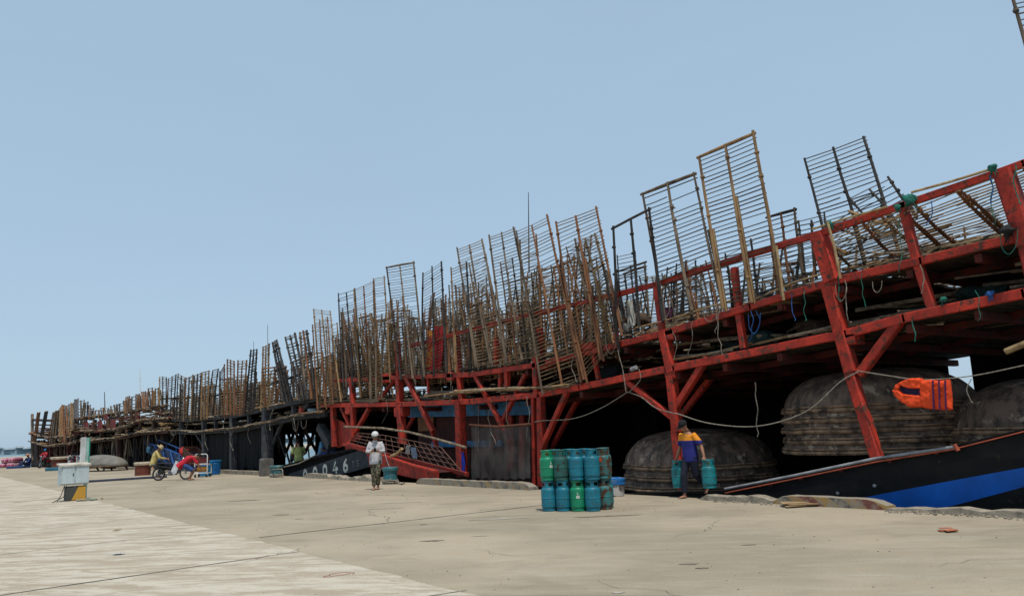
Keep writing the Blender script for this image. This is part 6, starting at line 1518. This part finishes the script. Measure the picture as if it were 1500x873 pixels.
# black hull of the neighbour below the gangway foot
# ------------------------------------------------------------------ hanging cloths and nets
def drape(name, f, px0, px1, y0, y1, off, mt, label, cat, amp=.06, n=22, k=12, slant=0, swell=0):
    b = MB()
    for i in range(n + 1):
        for j in range(k + 1):
            s_ = j / k; t_ = i / n; x = lerp(px0, px1, t_) + slant * s_; xx = lerp((px0 + px1) / 2, x, 1 - swell * (1 - s_) * .6)
            p = f.at(xx, lerp(y0, y1, s_) + 1.5 * math.sin(i * 1.1) * s_, off); b.v.append(p + f.n * amp * (math.sin(i * 1.25 + s_ * 1.3) * .6 + noise.noise(V((i * .3, s_ * 2, px0)))))
    for i in range(n):
        for j in range(k): o = i * (k + 1) + j; b.face([o, o + k + 1, o + k + 2, o + 1])
    return tag(b.build(name, mt, smooth=True), label, cat)
CW = cloth('washed_cloth', (.42, .41, .37)); CB = cloth('faded_blue_cloth', (.22, .28, .36)); CR = cloth('red_cloth', (.50, .015, .03), (.38, .02, .02)); CLY = mat('red_yellow_cloth', (.45, .02, .02), .9, (.55, .28, .03), 14, lo=.5, hi=.54)
drape('cloth', FA, 595, 600, 652, 664, -.22, CW, 'white rag hanging on the mesh railing of the gangway', 'cloth', .05)
drape('cloth', FA, 601, 609, 655, 670, -.22, CB, 'greyish cloth hanging beside the white rag on the gangway railing', 'cloth', .05, slant=2)
drape('cloth', FA, 636, 650, 478, 545, .12, CR, 'bright red cloth hanging between the racks left of the green-roped poles', 'cloth', .1, slant=-4)
drape('cloth', FA, 626, 636, 484, 545, .16, CLY, 'red and yellow patterned banner hanging beside the bright red cloth', 'banner', .08)
drape('cloth', FA, 918, 927, 440, 476, .3, CW, 'pale cloth hanging from the rail behind the frame without rods', 'cloth', .08, slant=3, swell=.5)
drape('cloth', FA, 914, 921, 474, 484, .2, CW, 'small white bundle of cloth on the deck behind the frame without rods', 'cloth', .08)
drape('cloth', FA, 972, 984, 450, 470, .5, cloth('plum_cloth', (.10, .03, .07)), 'dark plum cloth hung beside the second tallest rack', 'cloth', .08)
drape('cloth', FA, 673, 681, 662, 690, -.05, cloth('deep_blue_cloth', (.015, .03, .30)), 'deep blue cloth tied to the foot of the thick red post by the nets', 'cloth', .05, swell=.7)
NETM, nt_, bs_ = newmat('net_sheet'); tr = nt_.nodes.new('ShaderNodeBsdfTransparent'); mxs = nt_.nodes.new('ShaderNodeMixShader'); ns_ = nt_.nodes.new('ShaderNodeTexNoise'); ns_.inputs['Scale'].default_value = 1.5
mr = nt_.nodes.new('ShaderNodeMapRange'); mr.inputs[1].default_value = .35; mr.inputs[2].default_value = .65; mr.inputs[3].default_value = .35; mr.inputs[4].default_value = .85
bs_.inputs['Base Color'].default_value = (.085, .07, .062, 1); bs_.inputs['Roughness'].default_value = 1
tcc = nt_.nodes.new('ShaderNodeTexCoord'); nt_.links.new(tcc.outputs['Object'], ns_.inputs['Vector']); nt_.links.new(ns_.outputs['Fac'], mr.inputs[0]); nt_.links.new(mr.outputs[0], mxs.inputs[0]); nt_.links.new(tr.outputs[0], mxs.inputs[1]); nt_.links.new(bs_.outputs[0], mxs.inputs[2]); nt_.links.new(mxs.outputs[0], nt_.nodes['Material Output'].inputs[0])
drape('fishing_net', FA, 690, 776, 624, 701, -.12, NETM, 'thin brown fishing net hung like a curtain below the stern platform', 'net', .05, n=40)
bar('net_pole', FA, [(688, 622), (730, 625), (777, 621)], -.14, .035, mat('brown_pole', (.16, .06, .03), .8), 'brown pole holding up the thin fishing net', 'pole')
bar('float_tube', FA, [(925, 541), (932, 538)], -.15, .055, mat('grey_pipe', ()), 'short grey tube tied to the rail above the rope fork', 'tube')

# ------------------------------------------------------------------ life vest on the rope
t = thing('life_vest', 'bright orange life vest with dark stripes hanging on its side from the rope', 'life vest', FA.at(1352, 600, -.18))
OR = mat('vest_orange', (.80, .070, .012), .75, (.62, .055, .01), 3, bump=.15, rand=.0, fine=.05)
fv = lambda x, y, o=-.18: FA.at(x, y, o)
def puffy(pts, th, name, mt):
    b = MB(); c = sum((V(p_) for p_ in pts), V()) / len(pts); n = len(pts); o = len(b.v)
    for lv, (sc, dd) in enumerate([(1, 0), (.97, -th * .7), (.85, -th)]):
        for p_ in pts: b.v.append(c + (V(p_) - c) * sc + V((0, dd, 0)))
    for sc, dd in [(.97, th * .7)]:
        for p_ in pts: b.v.append(c + (V(p_) - c) * sc + V((0, dd, 0)))
    for i in range(n):
        j = (i + 1) % n
        b.face([i, j, n + j, n + i]); b.face([n + i, n + j, 2 * n + j, 2 * n + i]); b.face([i, 3 * n + i, 3 * n + j, j])
    b.face([2 * n + i for i in range(n)]); b.face([3 * n + i for i in range(n - 1, -1, -1)])
    o = b.build(name, mt, t, remesh=.014)
    for v_ in o.data.vertices:
        q = v_.co; v_.co = q + v_.normal * (.020 * noise.noise(q * 7) + .012 * noise.noise(q * 17))
    return o
puffy([fv(*q) for q in [(1349, 558), (1358, 556), (1372, 557), (1392, 555.5), (1395, 600), (1375, 600.5), (1356, 598), (1349, 596)]], .07, 'panel', OR)
puffy([fv(*q) for q in [(1310, 570), (1313, 563), (1322, 557), (1336, 554), (1352, 553.5), (1352, 569), (1330, 568), (1320, 564), (1316, 571)]], .06, 'collar', OR)
puffy([fv(*q) for q in [(1308, 571), (1316, 571), (1324, 577), (1338, 578), (1351, 580), (1354, 597), (1334, 596), (1320, 589), (1311, 580)]], .07, 'collar', OR)
b = MB(); b.prism([fv(*q, -.14) for q in [(1318, 565), (1350, 568), (1351, 582), (1322, 578)]], (0, .05, 0)); b.build('lining', mat('vest_lining', (.03, .025, .08), .8), t)
ST = mat('vest_stripe', (.09, .02, .10), .7)
for x in (1366.5, 1375.5, 1384.5):
    b = MB(); b.beam(fv(x, 557, -.262), fv(x + 1.5, 599.5, -.262), .015, .05, hint=V((0, 1, 0))); b.build('stripe', ST, t)

# ------------------------------------------------------------------ ropes
def rope(f, pl, off, r, mt, label, sag=0, group=None, wig=.0):
    pts = [f.at(x, y, off) for x, y in pl]; out = []; Q = [pts[0] * 2 - pts[1]] + pts + [pts[-1] * 2 - pts[-2]]
    for k in range(1, len(Q) - 2):
        p0_, p1_, p2_, p3_ = Q[k - 1:k + 3]
        for i in range(7):
            u = i / 7; q = (p1_ * 2 + (p2_ - p0_) * u + (p0_ * 2 - p1_ * 5 + p2_ * 4 - p3_) * u * u + (p1_ * 3 - p0_ - p2_ * 3 + p3_) * u ** 3) * .5
            out.append(q + V((noise.noise(q * 5), noise.noise(q * 5 + V((9, 0, 0))), 0)) * wig)
    out.append(pts[-1]); b = MB(); b.tube(out, r * .75, 6)
    return tag(b.build('rope', mt), label, 'rope', group)
rope(FA, [(783, 618), (795, 616), (840, 613), (880, 598), (920, 574)], -.1, .014, ROPE, 'pale rope curving from the stern post up to the rope fork')
rope(FA, [(920, 574), (940, 582), (960, 597), (990, 606)], -.1, .014, ROPE, 'pale rope from the rope fork to the braced post')
rope(FA, [(990, 605), (1040, 620), (1110, 624), (1180, 603), (1230, 560), (1256, 545)], -.1, .016, ROPE, 'long sagging pale rope between the two braced red posts')
rope(FA, [(1256, 543), (1300, 550), (1350, 556), (1420, 551), (1500, 535), (1600, 512)], -.14, .014, ROPE, 'rope stretched to the right edge holding the orange life vest')
rope(FA, [(902, 440), (905, 510), (912, 540), (917, 574)], -.12, .012, ROPE, 'left strand of the rope fork')
rope(FA, [(936, 540), (938, 556), (922, 574)], -.12, .012, ROPE, 'right strand of the rope fork')
q0, q1 = G(405, 698) + V((0, 0, .34)), FB.at(470, 663, .3)
b = MB(); b.tube([q0, q0.lerp(q1, .5) - V((0, 0, .12)), q1], .028, 6); tag(b.build('rope', ROPE), 'taut mooring line from the teal bollard up to the low black bow', 'rope')
q0 = G(414, 700); b = MB(); b.tube([G(406, 698.5) + V((0, -.25, .34)), q0 + V((-.1, 0, .38)), q0 + V((0, 0, .3)), q0 + V((.05, 0, .02))], .024, 6); tag(b.build('rope', ROPE), 'loose rope end hanging beside the bollard at the low black bow', 'rope')
q0 = G(581, 709); b = MB(); b.tube([q0 + V((-.2, 0, .12)), q0 + V((.05, 0, .1)), q0 + V((.25, 0, 0)), G(588, 709, .02), G(592, 707.5, .02)], .03, 6); tag(b.build('rope', ROPE), 'knotted rope end lying at the chipped teal bollard', 'rope')
rope(FA, [(562, 655), (566, 672), (573, 690)], -.9, .016, mat('grey_pipe', ()), 'thin grey line from the gangway down to the chipped teal bollard')
hang = [(FA, 1226, 405, 440, 1), (FA, 1048, 445, 488, 0), (FA, 1054, 448, 520, 0), (FA, 986, 485, 525, 0), (FA, 1014, 470, 520, 0), (FA, 1350, 388, 430, 0), (FA, 1106, 560, 640, 0), (FA, 1335, 470, 500, 1), (FA, 1430, 425, 470, 1), (FA, 1160, 430, 470, 2), (FA, 1264, 400, 450, 1), (FA, 720, 585, 650, 0),
        (FA, 745, 580, 625, 0), (FA, 700, 595, 660, 0), (FA, 770, 580, 640, 0), (FA, 565, 585, 620, 0), (FA, 660, 545, 590, 0), (FA, 1180, 425, 470, 1), (FA, 1455, 260, 330, 1), (FA, 1452, 258, 300, 2), (FA, 1490, 240, 300, 1), (FA, 1362, 295, 330, 2), (FA, 1317, 320, 400, 1), (FA, 1100, 455, 500, 2), (FA, 1108, 455, 490, 2), (FA, 1240, 410, 470, 0), (FA, 840, 520, 560, 0), (FA, 605, 550, 590, 0), (FA, 1420, 555, 590, 0),
        (FB, 275, 616, 640, 0), (FB, 330, 612, 635, 0), (FB, 365, 625, 650, 0), (FB, 400, 600, 630, 0), (FB, 250, 632, 650, 0), (FB, 300, 634, 660, 0), (FB, 342, 630, 660, 0), (FB, 430, 612, 632, 0)]
for i, (f, x, y0, y1, m_) in enumerate(hang):
    s1, s2 = R.uniform(-5, 5), R.uniform(-7, 7)
    rope(f, [(x, y0), (x + s1, lerp(y0, y1, .5)), (x + s2, y1)], -.14, R.uniform(.008, .013) * (1 if f is FA else 2), (ROPE, ROPEG, ROPEB)[m_], ('pale', 'green', 'blue')[m_] + ' loose rope end dangling from the ' + ('red' if f is FA else 'dark') + ' boat rails', 0, 'loose rope ends dangling from the boat rails', .05)
loops = [(FA, 966, 452, 16, 26, 0), (FA, 1041, 462, 10, 12, 0), (FA, 1478, 350, 13, 30, 1), (FA, 1232, 425, 8, 22, 0), (FA, 655, 575, 8, 20, 0), (FA, 895, 500, 8, 24, 0), (FB, 433, 622, 4, 12, 0), (FB, 445, 620, 4, 10, 0), (FB, 254, 634, 4, 5, 0), (FB, 228, 632, 3, 7, 0), (FA, 1105, 470, 9, 25, 2), (FA, 1285, 418, 7, 14, 0)]
for f, x, y, wd, ht, m_ in loops:
    pl = [(x - wd, y - ht * .4), (x - wd * .8, y + ht * .4), (x, y + ht * .75), (x + wd * .8, y + ht * .3), (x + wd, y - ht * .5)]
    rope(f, pl, -.15, .009 if f is FA else .02, (ROPE, ROPEG, ROPEB)[m_], 'rope loop hanging slack from the ' + ('red' if f is FA else 'dark') + ' boat rails', 0, 'slack rope loops on the boat rails')
def knot(f, px, py, off, s_, mt, label):
    c = f.at(px, py, off); b = MB(); b.ball(c, s_, 12, 8)
    for i, p_ in enumerate(b.v): d = p_ - c; b.v[i] = c + d * (1 + 1.0 * noise.noise(d * 16 + c))
    for _ in range(9): e_ = c + V((R.uniform(-1, 1), -.2, R.uniform(-2, .6))) * s_ * 1.4; b.tube([c, (c + e_) / 2 + V((.01, 0, .01)), e_], .008, 5)
    tag(b.build('net_knot', mt, smooth=True), label, 'knot')
knot(FA, 1333, 293, -.08, .10, ROPEG, 'green net knot on the top rail above the thin red post')
knot(FA, 1315, 303, -.08, .05, ROPEG, 'smaller green knot on the top rail just left of the big green one')
knot(FA, 1454, 247, -.08, .06, ROPEG, 'green knot on the top rail where the long bamboo ends')
knot(FA, 1216, 329, -.08, .06, ROPEG, 'small green knot on the top rail at the thick red post')
knot(FA, 1381, 438, -.08, .045, ROPEG, 'green knot on the lower rail beneath the slanting racks')
knot(FA, 1450, 431, -.1, .055, ROPEB, 'blue knot of rope on the lower rail near the right edge')
knot(FA, 1476, 339, -.15, .10, BLACKR, 'black bundle on the upper rail beside the wide post')

# ------------------------------------------------------------------ litter
CARD = mat('cardboard', (.36, .25, .13), .9, (.26, .17, .09), 5)
def sheet_litter(px, py, lx, ly, mt, label, n=4, cat='cardboard'):
    c = G(px, py); b = MB()
    for i in range(n):
        o = c + V((R.uniform(-.1, .1), R.uniform(-.06, .06), .012 + .012 * i)); a = R.uniform(-.3, .3); u = (V(right0) * math.cos(a) + V(fwd0) * math.sin(a)) * lx * R.uniform(.5, 1); w_ = V(fwd0) * ly * R.uniform(.5, 1)
        b.prism([o - u - w_, o + u * .9 - w_ * .8, o + u + w_ * .3, o + u * .5 + w_, o - u * .8 + w_ * .7], (0, 0, .006))
    tag(b.build('litter', mt), label, cat)
sheet_litter(1172, 741, .38, .28, CARD, 'flattened torn cardboard lying before the striped kerb', 5)
sheet_litter(1392, 778, .12, .08, mat('brick_red', (.38, .12, .06), .9), 'small broken piece of red brick on the quay at the right', 3, 'brick')
sheet_litter(170, 695 + 118, .10, .06, WHITE, 'crumpled white paper scrap on the pale slab', 2, 'paper')
sheet_litter(169, 777, .07, .04, CARD, 'small tan scrap on the pale slab above the white one', 2, 'scrap')
sheet_litter(211, 707, .22, .08, WHITE, 'white scrap on the quay in front of the crouching man', 2, 'scrap')
b = MB(); c = G(497, 841, .01); pts = [c + V(right0) * (.15 * math.cos(a_ * .45) + .04 * math.sin(a_ * 2.3)) + V(fwd0) * (.14 * math.sin(a_ * .55)) for a_ in range(13)]
b.tube(pts, .0028, 5); tag(b.build('string', mat('red_string', (.35, .12, .10), .9)), 'thin red string curled on the pale slab', 'string')
